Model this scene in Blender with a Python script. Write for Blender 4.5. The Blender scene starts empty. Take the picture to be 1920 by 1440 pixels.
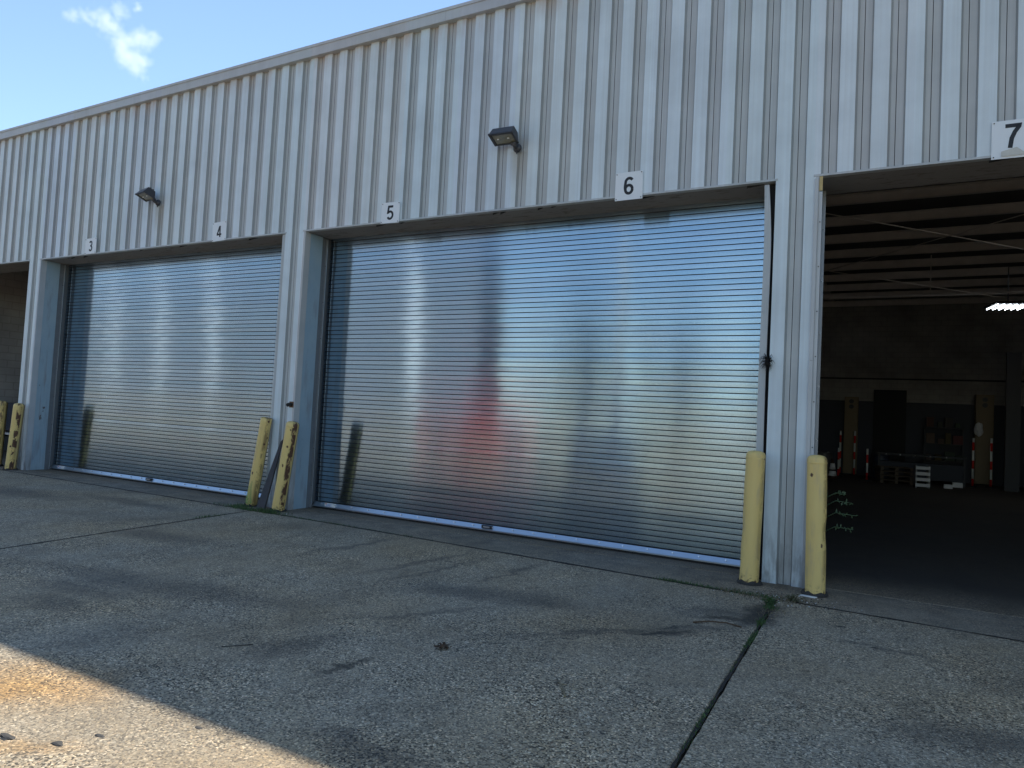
import bpy, bmesh, math, random
from mathutils import Vector, Matrix, noise as mn
random.seed(7)
S = bpy.context.scene
COL = S.collection
R = math.radians
L = 7.315          # bay width, 24 ribs of 12 inches
PW = 0.428         # width of the clad piers
HH = 4.282         # height of the door heads
WT = 7.07          # top of the wall sheeting
YD = 0.50          # curtain plane behind the wall
GZ = 0.0

# ------------------------------------------------------------------ helpers
class MB:
    def __init__(s): s.v = []; s.f = []; s.m = []; s.sm = []
    def quad(s, a, b, c, d, m=0, sm=False):
        n = len(s.v); s.v += [tuple(a), tuple(b), tuple(c), tuple(d)]; s.f.append((n, n+1, n+2, n+3)); s.m.append(m); s.sm.append(sm)
    def tri(s, a, b, c, m=0):
        n = len(s.v); s.v += [tuple(a), tuple(b), tuple(c)]; s.f.append((n, n+1, n+2)); s.m.append(m); s.sm.append(False)
    def hexa(s, p, m=0):      # p: 8 points, bottom ring 0-3 then top ring 4-7, counter-clockwise from above
        n = len(s.v); s.v += [tuple(q) for q in p]
        for f in ((0,3,2,1),(4,5,6,7),(0,1,5,4),(1,2,6,5),(2,3,7,6),(3,0,4,7)):
            s.f.append(tuple(n+i for i in f)); s.m.append(m); s.sm.append(False)
    def box(s, x0, x1, y0, y1, z0, z1, m=0):
        s.hexa([(x0,y0,z0),(x1,y0,z0),(x1,y1,z0),(x0,y1,z0),(x0,y0,z1),(x1,y0,z1),(x1,y1,z1),(x0,y1,z1)], m)
    def tube(s, pts, rad, seg=12, m=0, cap=True):
        pts = [Vector(p) for p in pts]
        if not isinstance(rad, (list, tuple)): rad = [rad]*len(pts)
        base = len(s.v); pn = None
        for i, p in enumerate(pts):
            t = (pts[min(i+1, len(pts)-1)] - pts[max(i-1, 0)]).normalized()
            if pn is None:
                a = Vector((1,0,0)) if abs(t.x) < .9 else Vector((0,1,0))
                pn = (a - t*a.dot(t)).normalized()
            else:
                pn = (pn - t*pn.dot(t)).normalized()
            b = t.cross(pn)
            for k in range(seg):
                an = 2*math.pi*k/seg
                s.v.append(tuple(p + (pn*math.cos(an) + b*math.sin(an))*rad[i]))
        for i in range(len(pts)-1):
            for k in range(seg):
                a = base+i*seg+k; b2 = base+i*seg+(k+1) % seg
                s.f.append((a, b2, b2+seg, a+seg)); s.m.append(m); s.sm.append(True)
        if cap:
            s.f.append(tuple(base+k for k in range(seg))[::-1]); s.m.append(m); s.sm.append(False)
            e = base+(len(pts)-1)*seg
            s.f.append(tuple(e+k for k in range(seg))); s.m.append(m); s.sm.append(False)
    def lathe(s, prof, seg=32, m=0, c=(0,0,0), fn=None):   # prof: (r, z) from bottom to top
        base = len(s.v)
        for (r, z) in prof:
            for k in range(seg):
                an = 2*math.pi*k/seg
                p = Vector((c[0]+r*math.cos(an), c[1]+r*math.sin(an), c[2]+z))
                if fn: p = fn(p, an)
                s.v.append(tuple(p))
        for i in range(len(prof)-1):
            for k in range(seg):
                a = base+i*seg+k; b = base+i*seg+(k+1) % seg
                s.f.append((a, b, b+seg, a+seg)); s.m.append(m); s.sm.append(True)
        s.f.append(tuple(base+k for k in range(seg))[::-1]); s.m.append(m); s.sm.append(False)
        e = base+(len(prof)-1)*seg
        s.f.append(tuple(e+k for k in range(seg))); s.m.append(m); s.sm.append(False)
    def build(s, name, mats, parent=None, loc=None, rot=None, bevel=0):
        me = bpy.data.meshes.new(name)
        me.from_pydata(s.v, [], s.f)
        if not isinstance(mats, (list, tuple)): mats = [mats]
        for mm in mats: me.materials.append(mm)
        me.polygons.foreach_set('material_index', s.m)
        me.polygons.foreach_set('use_smooth', s.sm)
        me.update()
        o = bpy.data.objects.new(name, me); COL.objects.link(o)
        if parent: o.parent = parent
        if loc: o.location = loc
        if rot: o.rotation_euler = rot
        if bevel:
            b = o.modifiers.new('bevel', 'BEVEL'); b.width = bevel; b.segments = 2; b.limit_method = 'ANGLE'; b.angle_limit = R(40)
        return o

def tag(o, label=None, cat=None, group=None, kind=None):
    if label: o['label'] = label
    if cat: o['category'] = cat
    if group: o['group'] = group
    if kind: o['kind'] = kind
    return o
def empty(name, loc=(0,0,0), rot=(0,0,0)):
    o = bpy.data.objects.new(name, None); COL.objects.link(o); o.location = loc; o.rotation_euler = rot
    o.empty_display_size = .1
    return o
def copy_tree(o, parent=None):
    c = o.copy(); COL.objects.link(c); c.parent = parent
    for ch in list(o.children): copy_tree(ch, c)
    return c

# ------------------------------------------------------------------ material builder
class G:
    def __init__(s, name):
        s.mat = bpy.data.materials.new(name); s.mat.use_nodes = True
        s.nt = s.mat.node_tree; s.nt.nodes.clear()
        s.out = s.nt.nodes.new('ShaderNodeOutputMaterial')
    def n(s, t, ins=None, **pr):
        nd = s.nt.nodes.new(t)
        for k, v in pr.items(): setattr(nd, k, v)
        for k, v in (ins or {}).items():
            sk = nd.inputs[k]
            if isinstance(v, bpy.types.NodeSocket): s.nt.links.new(v, sk)
            else: sk.default_value = v
        return nd
    def M(s, op, a, b=0.0, c=0.0, clamp=False):
        nd = s.n('ShaderNodeMath', {0: a, 1: b, 2: c}, operation=op); nd.use_clamp = clamp
        return nd.outputs[0]
    def pos(s): return s.n('ShaderNodeNewGeometry').outputs['Position']
    def obj(s): return s.n('ShaderNodeTexCoord').outputs['Object']
    def sep(s, v): return s.n('ShaderNodeSeparateXYZ', {0: v}).outputs
    def comb(s, x, y, z): return s.n('ShaderNodeCombineXYZ', {0: x, 1: y, 2: z}).outputs[0]
    def scale(s, v, k): return s.n('ShaderNodeMapping', {0: v, 3: k}).outputs[0]
    def noise(s, v, sc, det=4, ro=.55, dist=0):
        return s.n('ShaderNodeTexNoise', {'Vector': v, 'Scale': sc, 'Detail': det, 'Roughness': ro, 'Distortion': dist}).outputs[0]
    def noisec(s, v, sc, det=4, ro=.55):
        return s.n('ShaderNodeTexNoise', {'Vector': v, 'Scale': sc, 'Detail': det, 'Roughness': ro}).outputs[1]
    def vor(s, v, sc, out='Distance', feat='F1', rnd=1.0):
        return s.n('ShaderNodeTexVoronoi', {'Vector': v, 'Scale': sc, 'Randomness': rnd}, feature=feat).outputs[out]
    def ramp(s, f, stops, interp='LINEAR'):
        nd = s.n('ShaderNodeValToRGB', {0: f}); cr = nd.color_ramp; cr.interpolation = interp
        while len(cr.elements) < len(stops): cr.elements.new(.5)
        for e, (p, c) in zip(cr.elements, stops):
            e.position = p
            if not isinstance(c, (tuple, list)): c = (c, c, c)
            e.color = (*c, 1)
        return nd.outputs[0]
    def step(s, f, a, b):     # smooth 0..1 between a and b
        return s.n('ShaderNodeMapRange', {0: f, 1: a, 2: b, 3: 0.0, 4: 1.0}, interpolation_type='SMOOTHSTEP').outputs[0]
    def mix(s, f, a, b, blend='MIX'):
        f2 = f
        def c4(x): return x if isinstance(x, bpy.types.NodeSocket) else (*x, 1)
        nd = s.n('ShaderNodeMix', {0: f2, 6: c4(a), 7: c4(b)}, data_type='RGBA', blend_type=blend)
        return nd.outputs[2]
    def bsdf(s, col, rough=.6, metal=0.0, bump=None, bstr=.3, bdist=.01, spec=.5, **ins):
        d = {'Base Color': col if isinstance(col, bpy.types.NodeSocket) else (*col, 1), 'Roughness': rough, 'Metallic': metal, 'Specular IOR Level': spec}
        if bump is not None:
            d['Normal'] = s.n('ShaderNodeBump', {'Height': bump, 'Strength': bstr, 'Distance': bdist}).outputs[0]
        for k, v in ins.items(): d[k.replace('_', ' ')] = v
        b = s.n('ShaderNodeBsdfPrincipled', d)
        s.nt.links.new(b.outputs[0], s.out.inputs[0])
        return s.mat
    def blob(s, P, x, y, rx, ry, rot=0.0, soft=.5):   # soft elliptical patch in the ground plane (P already warped)
        m = s.n('ShaderNodeMapping', {0: P, 1: (x, y, 0), 2: (0, 0, R(rot)), 3: (rx, ry, 1.0)}, vector_type='TEXTURE').outputs[0]
        q = s.sep(m)
        d = s.M('SQRT', s.M('ADD', s.M('MULTIPLY', q[0], q[0]), s.M('MULTIPLY', q[1], q[1])))
        return s.M('SUBTRACT', 1.0, s.step(d, 1-soft, 1.0+soft*.3))

def simple(name, col, rough=.6, metal=0.0, var=.12, sc=8, bump=0.0, spec=.5):
    g = G(name); P = g.obj()
    f = g.noise(P, sc, 5, .6)
    c = g.mix(f, tuple(x*(1-var) for x in col), tuple(min(1, x*(1+var)) for x in col))
    if bump: return g.bsdf(c, rough, metal, bump=g.noise(P, sc*8, 4), bstr=bump, spec=spec)
    return g.bsdf(c, rough, metal, spec=spec)

# --- concrete
def concrete(name, inner=False, smooth=False):
    g = G(name); P = g.pos()
    warp = g.n('ShaderNodeVectorMath', {0: g.noisec(P, 2.2, 5, .65), 1: (.5, .5, .5)}, operation='SUBTRACT').outputs[0]
    warp = g.n('ShaderNodeVectorMath', {0: warp, 3: .55}, operation='SCALE').outputs[0]
    PW_ = g.n('ShaderNodeVectorMath', {0: P, 1: warp}).outputs[0]
    # exposed aggregate: one random tone per pebble
    vn = g.n('ShaderNodeTexVoronoi', {'Vector': g.scale(P, (1, 1, .3)), 'Scale': 104.0, 'Randomness': 1.0})
    cell = g.sep(vn.outputs['Color'])[0]
    tone = g.ramp(cell, [(0, .02), (.22, .05), (.32, .20), (.60, .28), (.82, .36), (.93, .50), (1.0, .75)])
    hue = g.ramp(g.sep(vn.outputs['Color'])[1], [(0, (1.0, .93, .80)), (.5, (1.0, 1.0, 1.0)), (.85, (.93, .98, 1.03)), (1, (1.08, .92, .80))])
    peb = g.mix(1.0, tone, hue, 'MULTIPLY')
    vn2 = g.n('ShaderNodeTexVoronoi', {'Vector': P, 'Scale': 210.0})
    fine = g.ramp(g.sep(vn2.outputs['Color'])[0], [(0, .12), (.5, .27), (1, .42)])
    wear = g.step(g.noise(P, 1.1, 6, .62), .38, .66)
    base = g.mix(g.M('MULTIPLY_ADD', wear, .45, .55), fine, peb)
    base = g.mix(1.0, base, (1.62, 1.34, .94), 'MULTIPLY')
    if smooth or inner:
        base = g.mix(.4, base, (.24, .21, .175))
    base = g.mix(1.0, base, g.ramp(g.noise(P, .45, 4, .6), [(.35, (1.06, .98, .86)), (.65, (.97, 1.0, 1.04))]), 'MULTIPLY')
    # broad weathering
    big = g.noise(P, .55, 6, .6, .3)
    base = g.mix(1.0, base, g.ramp(big, [(.25, .66), (.45, .90), (.6, 1.0), (.8, 1.06)]), 'MULTIPLY')
    mid = g.noise(g.scale(P, (1.0, .55, 1)), 2.7, 6, .65, .6)
    base = g.mix(1.0, base, g.ramp(mid, [(.28, .72), (.5, .96), (.75, 1.08)]), 'MULTIPLY')
    if not inner:
        yx = g.sep(P)
        # oil and tyre stains, where the photograph has them
        dk = None
        for a in [(11.95, -4.4, .5, .16, 70), (13.5, -2.75, 1.1, .07, 45), (13.85, -2.55, .5, .05, 40), (12.7, -2.37, .5, .22, 20), (9.5, -4.45, .6, .25, 5), (9.8, -4.8, .5, .2, 0), (11.35, -1.9, 1.2, .05, 84), (12.0, -1.4, .8, .06, 86), (12.1, -3.3, .9, .06, 58), (15.4, -1.9, .5, .05, -10), (14.42, -1.55, .13, .62, -8), (14.2, -1.5, .55, .16, 30),
                  (14.05, -2.2, .5, .06, 35), (10.3, -3.9, 1.1, .35, 10), (9.4, -4.1, .9, .3, 0), (12.2, -2.4, 1.0, .28, 20), (11.0, -1.6, 1.1, .08, 84), (9.9, -1.5, 1.0, .08, 86),
                  (8.0, -2.6, 1.0, .3, 10), (5.2, -1.2, 1.4, .25, 0), (3.2, -1.8, 1.6, .4, 5), (13.3, -5.3, .5, .2, 0), (15.9, -3.3, .6, .25, 30), (16.8, -2.1, .9, .3, 10)]:
            b = g.blob(PW_, a[0], a[1], a[2], a[3], a[4], .75)
            dk = b if dk is None else g.M('MAXIMUM', dk, b)
        dk = g.M('MULTIPLY', dk, g.M('MULTIPLY_ADD', g.noise(P, 14, 4, .7), .9, .25), clamp=True)
        base = g.mix(g.M('MULTIPLY', dk, .66), base, (.05, .048, .045))
        jd = g.M('MAXIMUM', g.blob(PW_, 14.40, -1.42, .14, .50, -8, .6), g.blob(PW_, 14.22, -1.72, .40, .07, 25, .8))
        jd = g.M('MAXIMUM', jd, g.M('MAXIMUM', g.blob(PW_, 12.47, -4.55, .30, .06, 77, .7), g.blob(PW_, 13.85, -2.52, .42, .045, 44, .8)))
        jd = g.M('MULTIPLY', jd, g.M('MULTIPLY_ADD', g.noise(P, 18, 4, .7), 1.2, .2), clamp=True)
        base = g.mix(g.M('MULTIPLY', jd, .88), base, (.022, .021, .018))
        org = g.blob(PW_, 11.3, -5.72, .60, .36, 20, .9)
        org2 = g.blob(PW_, 11.95, -6.15, .45, .12, 30, .9)
        org = g.M('MAXIMUM', org, g.M('MULTIPLY', org2, .6))
        base = g.mix(g.M('MULTIPLY', org, .75), base, g.mix(1.0, base, (1.10, .74, .32), 'MULTIPLY'))
        for (a_, b_, c_, d_) in ((15.05, -1.37, .055, .022), (15.32, -1.84, .034, .016), (15.20, -1.68, .02, .012), (15.75, -2.1, .02, .012), (13.9, -2.62, .022, .012), (11.2, -1.45, .05, .015), (12.55, -.86, .05, .02)):
            base = g.mix(g.M('MULTIPLY', g.blob(P, a_, b_, c_, d_, 10, .25), .85), base, (.02, .02, .02))
        # small tar spots
        v3 = g.n('ShaderNodeTexVoronoi', {'Vector': g.scale(PW_, (1, 1, 0)), 'Scale': 2.6}); d3 = v3.outputs['Distance']; r3 = g.sep(v3.outputs['Color'])
        spot = g.M('MULTIPLY', g.M('SUBTRACT', 1.0, g.step(d3, .03, .07)), g.M('GREATER_THAN', r3[0], .72))
        base = g.mix(g.M('MULTIPLY', spot, .85), base, (.03, .03, .03))
        # hairline crack running from the leaf towards the pier
        cr = g.M('ABSOLUTE', g.M('SUBTRACT', g.sep(PW_)[1], g.M('MULTIPLY_ADD', g.sep(PW_)[0], 1.42, -22.0)))
        inx = g.M('MULTIPLY', g.step(yx[0], 12.7, 12.9), g.M('SUBTRACT', 1.0, g.step(yx[0], 14.2, 14.4)))
        crm = g.M('MULTIPLY', g.M('MULTIPLY', g.M('SUBTRACT', 1.0, g.step(cr, .008, .03)), inx), g.step(g.noise(P, 5, 3), .42, .55))
        base = g.mix(g.M('MULTIPLY', crm, .8), base, (.03, .03, .028))
        # grime along the foot of the wall
        foot = g.M('MULTIPLY', g.step(yx[1], -.9, -.05), g.step(g.noise(P, 3, 5, .6), .3, .7))
        base = g.mix(g.M('MULTIPLY', foot, .45), base, (.06, .055, .05))
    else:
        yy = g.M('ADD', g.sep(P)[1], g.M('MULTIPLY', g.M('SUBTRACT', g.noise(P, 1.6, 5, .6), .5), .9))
        base = g.mix(g.M('MULTIPLY_ADD', g.step(yy, -.1, 1.4), .72, .08), base, (.045, .043, .042))  # bay's shade put into the floor colour, deepening behind the door line
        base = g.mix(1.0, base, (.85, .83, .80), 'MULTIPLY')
    bh = g.M('ADD', g.M('MULTIPLY', vn.outputs['Distance'], -1.0), g.M('MULTIPLY', cell, .5))
    return g.bsdf(base, g.ramp(cell, [(0, .65), (1, .9)]), 0, bump=bh, bstr=.12 if (inner or smooth) else .35, bdist=.004, spec=.35)

# --- wall paint (ribs) and the dirtier pans between them
def paint(name, col, dirt, streak=.5, rust=True):
    g = G(name); P = g.pos(); q = g.sep(P)
    st = g.noise(g.scale(P, (38, 8, .35)), 1.0, 5, .6)
    st2 = g.noise(g.scale(P, (9, 3, .12)), 1.0, 4, .6)
    pan = g.M('FRACT', g.M('MULTIPLY', g.M('FLOOR', g.M('DIVIDE', g.M('ADD', q[0], .05), .9144)), .37))
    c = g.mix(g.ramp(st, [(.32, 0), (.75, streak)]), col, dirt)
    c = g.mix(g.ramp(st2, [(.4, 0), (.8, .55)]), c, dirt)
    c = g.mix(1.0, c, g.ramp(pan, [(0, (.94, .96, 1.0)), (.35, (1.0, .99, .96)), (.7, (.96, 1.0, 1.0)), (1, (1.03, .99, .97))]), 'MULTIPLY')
    blot = g.noise(P, 1.3, 5, .6)
    c = g.mix(1.0, c, g.ramp(blot, [(.3, .86), (.7, 1.05)]), 'MULTIPLY')
    if rust:
        top = g.M('MULTIPLY', g.step(q[2], 6.66, 7.04), g.step(g.noise(g.scale(P, (3.0, 1, .8)), 1.0, 5, .7), .40, .70))
        c = g.mix(g.M('MULTIPLY', top, .55), c, (.40, .25, .16))
    low = g.M('MULTIPLY', g.M('SUBTRACT', 1.0, g.step(q[2], .05, .9)), g.step(g.noise(g.scale(P, (14, 14, 3)), 1.0, 5, .65), .35, .62))
    c = g.mix(g.M('MULTIPLY', low, .55), c, (.12, .11, .10))
    for lx_ in (11.0, 3.67):
        dx = g.M('ABSOLUTE', g.M('SUBTRACT', q[0], lx_))
        sm_ = g.M('MULTIPLY', g.M('SUBTRACT', 1.0, g.step(dx, .03, .17)), g.M('MULTIPLY', g.step(q[2], 4.45, 4.95), g.M('SUBTRACT', 1.0, g.step(q[2], 5.02, 5.06))))
        c = g.mix(g.M('MULTIPLY', sm_, .5), c, (.30, .26, .20))
    # scrapes on the piers
    sc = g.n('ShaderNodeTexVoronoi', {'Vector': g.n('ShaderNodeVectorMath', {0: g.scale(P, (1, 0, .45)), 1: g.n('ShaderNodeVectorMath', {0: g.noisec(P, 40, 3), 3: .05}, operation='SCALE').outputs[0]}).outputs[0], 'Scale': 4.2})
    sp = g.M('MULTIPLY', g.M('SUBTRACT', 1.0, g.step(sc.outputs['Distance'], .02, .05)), g.M('MULTIPLY', g.M('LESS_THAN', q[2], 4.2), g.M('GREATER_THAN', g.sep(sc.outputs['Color'])[1], .45)))
    c = g.mix(g.M('MULTIPLY', sp, .7), c, (.10, .075, .06))
    return g.bsdf(c, g.ramp(st2, [(.3, .38), (.7, .55)]), 0, bump=g.noise(g.scale(P, (6, 6, 1.2)), 1.0, 3), bstr=.12, bdist=.01, spec=.5)

MAT = {}
MAT['yard'] = concrete('exposed_aggregate_concrete')
MAT['apron'] = concrete('apron_concrete', smooth=True)
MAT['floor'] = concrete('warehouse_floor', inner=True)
MAT['soil'] = simple('dark_soil', (.035, .030, .024), .95, var=.4, sc=30, bump=.6)
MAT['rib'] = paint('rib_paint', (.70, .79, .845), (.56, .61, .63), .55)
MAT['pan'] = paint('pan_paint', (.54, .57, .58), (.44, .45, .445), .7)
MAT['slope'] = paint('slope_shade', (.36, .385, .39), (.30, .31, .31), .6)  # sheet paint darkened: shade of the rib sides put into the colour
MAT['crease'] = simple('crease_dark', (.10, .10, .10), .8)  # dark grey of the crease line, small screws and torn strip
MAT['trim'] = paint('trim_paint', (.52, .555, .57), (.38, .39, .39), .5)
MAT['fascia'] = paint('fascia_paint', (.52, .53, .54), (.44, .45, .455), .4, rust=False)
MAT['dark'] = simple('dark_gap', (.015, .015, .016), .9)
MAT['recess'] = simple('recess_paint', (.14, .155, .17), .6, sc=5, var=.3)
MAT['black'] = simple('black_rubber', (.02, .02, .02), .8, sc=20)
MAT['bronze'] = simple('dark_bronze_enamel', (.045, .047, .055), .38, var=.2, sc=18)
MAT['steel'] = simple('galvanised_steel', (.42, .44, .46), .42, .75, sc=14)
MAT['boltsteel'] = simple('zinc_bolt', (.75, .77, .8), .25, .9, sc=20)
MAT['roofdeck'] = simple('roof_deck', (.14, .13, .125), .8, sc=3)
MAT['purlin'] = simple('purlin_primer', (.66, .61, .57), .7, sc=3, var=.25)
MAT['navy'] = simple('navy_wainscot', (.035, .04, .055), .6, sc=4)
MAT['darkdoor'] = simple('dark_door_panel', (.012, .012, .013), .7)
MAT['tan'] = simple('tan_enamel', (.24, .18, .10), .6, sc=6)
MAT['white'] = simple('white_plastic', (.80, .80, .78), .45, var=.08, sc=12)
MAT['machine'] = simple('dark_machine_paint', (.03, .032, .036), .5, sc=9)
MAT['yellowtag'] = simple('yellow_zinc', (.50, .38, .16), .5, sc=40)
MAT['grass'] = simple('weed_green', (.055, .11, .03), .6, var=.45, sc=60)
MAT['fern'] = simple('fern_green', (.19, .30, .08), .6, var=.35, sc=60)
MAT['shadeweed'] = simple('dull_weed_green', (.045, .085, .035), .6, var=.3, sc=60)
MAT['dry'] = simple('dry_stalk', (.22, .18, .11), .8, var=.4, sc=50)
MAT['deadleaf'] = simple('dead_leaf_brown', (.09, .055, .03), .8, var=.5, sc=60)
MAT['nest'] = simple('black_tuft', (.02, .018, .016), .9, var=.5, sc=60)
MAT['stone'] = simple('tar_lump', (.02, .02, .02), .7, var=.4, sc=60)
MAT['torn_panel_shade'] = simple('panel_shadow_dark', (.06, .06, .065), .85, var=.5, sc=5)  # dark tone for the damaged panel's shadows
MAT['tube'] = None

def blockwall():
    g = G('painted_block'); P = g.pos(); q = g.sep(P)
    v = g.comb(g.M('ADD', q[0], q[1]), q[2], 0.0)
    br = g.n('ShaderNodeTexBrick', {'Vector': v, 'Color1': (.40, .385, .36, 1), 'Color2': (.43, .41, .38, 1), 'Mortar': (.33, .315, .29, 1), 'Scale': 1.0, 'Mortar Size': .012, 'Brick Width': .4, 'Row Height': .2})
    c = g.mix(1.0, br.outputs[0], g.ramp(g.noise(P, .8, 6, .6), [(.3, .6), (.7, 1.1)]), 'MULTIPLY')
    return g.bsdf(c, .85)
MAT['block'] = blockwall()

def soffit():
    g = G('soffit_flaking'); P = g.pos()
    n = g.noise(g.scale(P, (1, 4, 4)), 5, 6, .65, .5)
    c = g.mix(g.step(n, .56, .62), (.30, .285, .27), (.11, .075, .055))
    c = g.mix(g.noise(P, 2, 4), c, (.22, .21, .20))
    return g.bsdf(c, .7)
MAT['soffit'] = soffit()

def jamb():
    g = G('jamb_sky_tint'); P = g.pos(); q = g.sep(P)  # white paint with the sky's blue reflection put into its colour
    n = g.noise(P, 3.0, 6, .6)
    c = g.mix(g.ramp(n, [(.3, 0), (.7, 1)]), (.27, .38, .46), (.32, .42, .48))
    c = g.mix(g.step(g.noise(g.scale(P, (8, 8, 1.5)), 1, 5, .6), .5, .75), c, (.24, .28, .32))
    v = g.n('ShaderNodeTexVoronoi', {'Vector': g.n('ShaderNodeVectorMath', {0: g.scale(P, (0, 1, .55)), 1: g.n('ShaderNodeVectorMath', {0: g.noisec(P, 14, 4), 3: .10}, operation='SCALE').outputs[0]}).outputs[0], 'Scale': 5.5})
    lowleft = g.M('MULTIPLY', g.M('LESS_THAN', q[0], 2.0), g.M('LESS_THAN', q[2], 2.6))
    m = g.M('MULTIPLY', g.M('SUBTRACT', 1.0, g.step(v.outputs['Distance'], .16, .26)), g.M('GREATER_THAN', g.sep(v.outputs['Color'])[0], .45))
    m = g.M('MULTIPLY', m, g.M('MULTIPLY_ADD', lowleft, .8, .15))
    c = g.mix(m, c, (.07, .035, .02))
    run = g.M('MULTIPLY', g.step(g.noise(g.scale(P, (20, 20, 1.2)), 1, 4, .6), .55, .75), lowleft)
    c = g.mix(g.M('MULTIPLY', run, .5), c, (.20, .15, .13))
    return g.bsdf(c, .45, bump=n, bstr=.3, bdist=.01)
MAT['jamb'] = jamb()

def galv():
    g = G('galvanised_slat'); P = g.pos(); q = g.sep(P)
    sl = g.M('FRACT', g.M('MULTIPLY', g.M('FLOOR', g.M('DIVIDE', g.M('SUBTRACT', q[2], .11), .0675)), .618))
    sl2 = g.M('FRACT', g.M('MULTIPLY', g.M('FLOOR', g.M('DIVIDE', g.M('SUBTRACT', q[2], .11), .0675)), .379))
    sp = g.n('ShaderNodeTexVoronoi', {'Vector': P, 'Scale': 60.0})
    c = g.mix(sl, (.33, .455, .55), (.415, .53, .615))
    c = g.mix(g.M('MULTIPLY', g.sep(sp.outputs['Color'])[0], .25), c, (.33, .43, .52))
    lng = g.noise(g.comb(g.M('MULTIPLY_ADD', sl2, 37.0, g.M('MULTIPLY', q[0], .35)), g.M('MULTIPLY', sl, 90.0), 0.0), 2.0, 3, .6)
    c = g.mix(g.ramp(lng, [(.35, 0), (.7, .35)]), c, (.40, .44, .52))
    ro = g.M('ADD', g.M('MULTIPLY_ADD', lng, .06, .088), g.M('MULTIPLY', g.noise(P, 2, 4), .045))
    bmp = g.M('ADD', g.noise(g.scale(P, (1.2, 1, 3)), 1.0, 3, .5), g.M('MULTIPLY', g.noise(g.scale(P, (4, 1, 14)), 1.0, 2, .5), .12))
    return g.bsdf(c, ro, 1.0, bump=bmp, bstr=.05, bdist=.006, Anisotropic=.98, Tangent=g.comb(0.0, 0.0, 1.0))
MAT['galv'] = galv()
MAT['groove'] = simple('slat_groove', (.015, .018, .022), .8)
MAT['barmetal'] = simple('bottom_bar_metal', (.50, .57, .64), .30, 1.0, var=.06, sc=10)

def yellow(name, seed, chips):
    g = G(name); P = g.obj(); q = g.sep(P)
    P2 = g.n('ShaderNodeVectorMath', {0: P, 1: (seed, seed*.7, 0)}).outputs[0]
    n = g.noise(g.scale(P2, (6, 6, 1.3)), 1.0, 6, .6)
    c = g.mix(g.ramp(n, [(.3, 0), (.75, 1)]), (.80, .60, .22), (.72, .52, .18))
    c = g.mix(g.step(g.noise(g.scale(P2, (12, 12, 2.5)), 1, 5), .52, .8), c, (.55, .42, .22))
    edge = g.step(g.noise(P2, 22, 5, .7), .5, .62)
    # bare rusty band on the side that vehicles rub, and small chips
    ang = g.M('ARCTAN2', q[1], q[0])
    side = g.M('SUBTRACT', 1.0, g.step(g.M('ABSOLUTE', g.M('SUBTRACT', ang, -.35)), .12, .55))
    rub = g.M('MULTIPLY', g.M('MULTIPLY', side, chips), g.step(g.noise(g.scale(P2, (9, 9, 5)), 1.0, 5, .7), .44, .54))
    v = g.n('ShaderNodeTexVoronoi', {'Vector': g.n('ShaderNodeVectorMath', {0: g.scale(P2, (1, 1, .8)), 1: g.n('ShaderNodeVectorMath', {0: g.noisec(P2, 30, 3), 3: .03}, operation='SCALE').outputs[0]}).outputs[0], 'Scale': 9.0})
    ch = g.M('MULTIPLY', g.M('SUBTRACT', 1.0, g.step(v.outputs['Distance'], .13, .20)), g.M('GREATER_THAN', g.sep(v.outputs['Color'])[0], .6))
    foot = g.M('MULTIPLY', g.M('SUBTRACT', 1.0, g.step(q[2], .03, .13)), edge)
    m = g.M('MAXIMUM', g.M('MAXIMUM', rub, ch), foot)
    rc = g.mix(g.noise(P2, 40, 3), (.03, .02, .015), (.16, .065, .03))
    stain = g.M('MULTIPLY', side, g.M('MULTIPLY', g.step(n, .4, .8), chips))
    c = g.mix(g.M('MULTIPLY', stain, .5), c, (.30, .16, .06))
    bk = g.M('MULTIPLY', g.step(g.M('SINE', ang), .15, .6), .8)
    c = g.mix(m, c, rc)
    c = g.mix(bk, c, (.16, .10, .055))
    return g.bsdf(c, .5, bump=g.M('ADD', g.noise(P2, 9, 4), g.M('MULTIPLY', m, -.6)), bstr=.35, bdist=.006)
MAT['glass'] = None

# ------------------------------------------------------------------ ground
b = MB(); b.quad((-300,-300,-.06), (300,-300,-.06), (300,300,-.06), (-300,300,-.06))
tag(b.build('ground', MAT['soil']), kind='structure')

def slab(name, poly, mat, z=0.0, jit=.004):
    """a flat slab with slightly ragged edges and a worn arris; poly counter-clockwise"""
    pts = []
    n = len(poly)
    for i in range(n):
        a = Vector((*poly[i], 0)); c = Vector((*poly[(i+1) % n], 0)); ln = (c-a).length
        k = max(1, min(400, int(ln/.07)))
        nr = Vector(((c-a).y, -(c-a).x, 0)).normalized()
        for j in range(k):
            p = a.lerp(c, j/k)
            p += nr*(mn.noise(p*7)*jit*1.6 + mn.noise(p*25)*jit) - nr*.003
            pts.append(p)
    cen = sum(pts, Vector())/len(pts)
    m = MB(); N = len(pts)
    ins = []
    for i, p in enumerate(pts):
        a = pts[i-1]; c = pts[(i+1) % N]
        d = (c-a).normalized(); ins.append(p + Vector((-d.y, d.x, 0))*.007)
    m.v = [(p.x, p.y, z-.2) for p in pts] + [(p.x, p.y, z-.006) for p in pts] + [(p.x, p.y, z) for p in ins]
    for i in range(N):
        j = (i+1) % N
        m.f.append((i, j, N+j, N+i)); m.f.append((N+i, N+j, 2*N+j, 2*N+i)); m.m += [0, 0]; m.sm += [False, False]
    m.f.append(tuple(range(2*N, 3*N))); m.m.append(0); m.sm.append(False)
    o = m.build(name, mat); tag(o, kind='structure'); return o
JP = [(-60, -.30), (-12, -.30), (0, -.345), (4.8, -.41), (8.6, -.487), (13.8, -.72), (16.3, -.83), (60, -1.6)]
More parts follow.
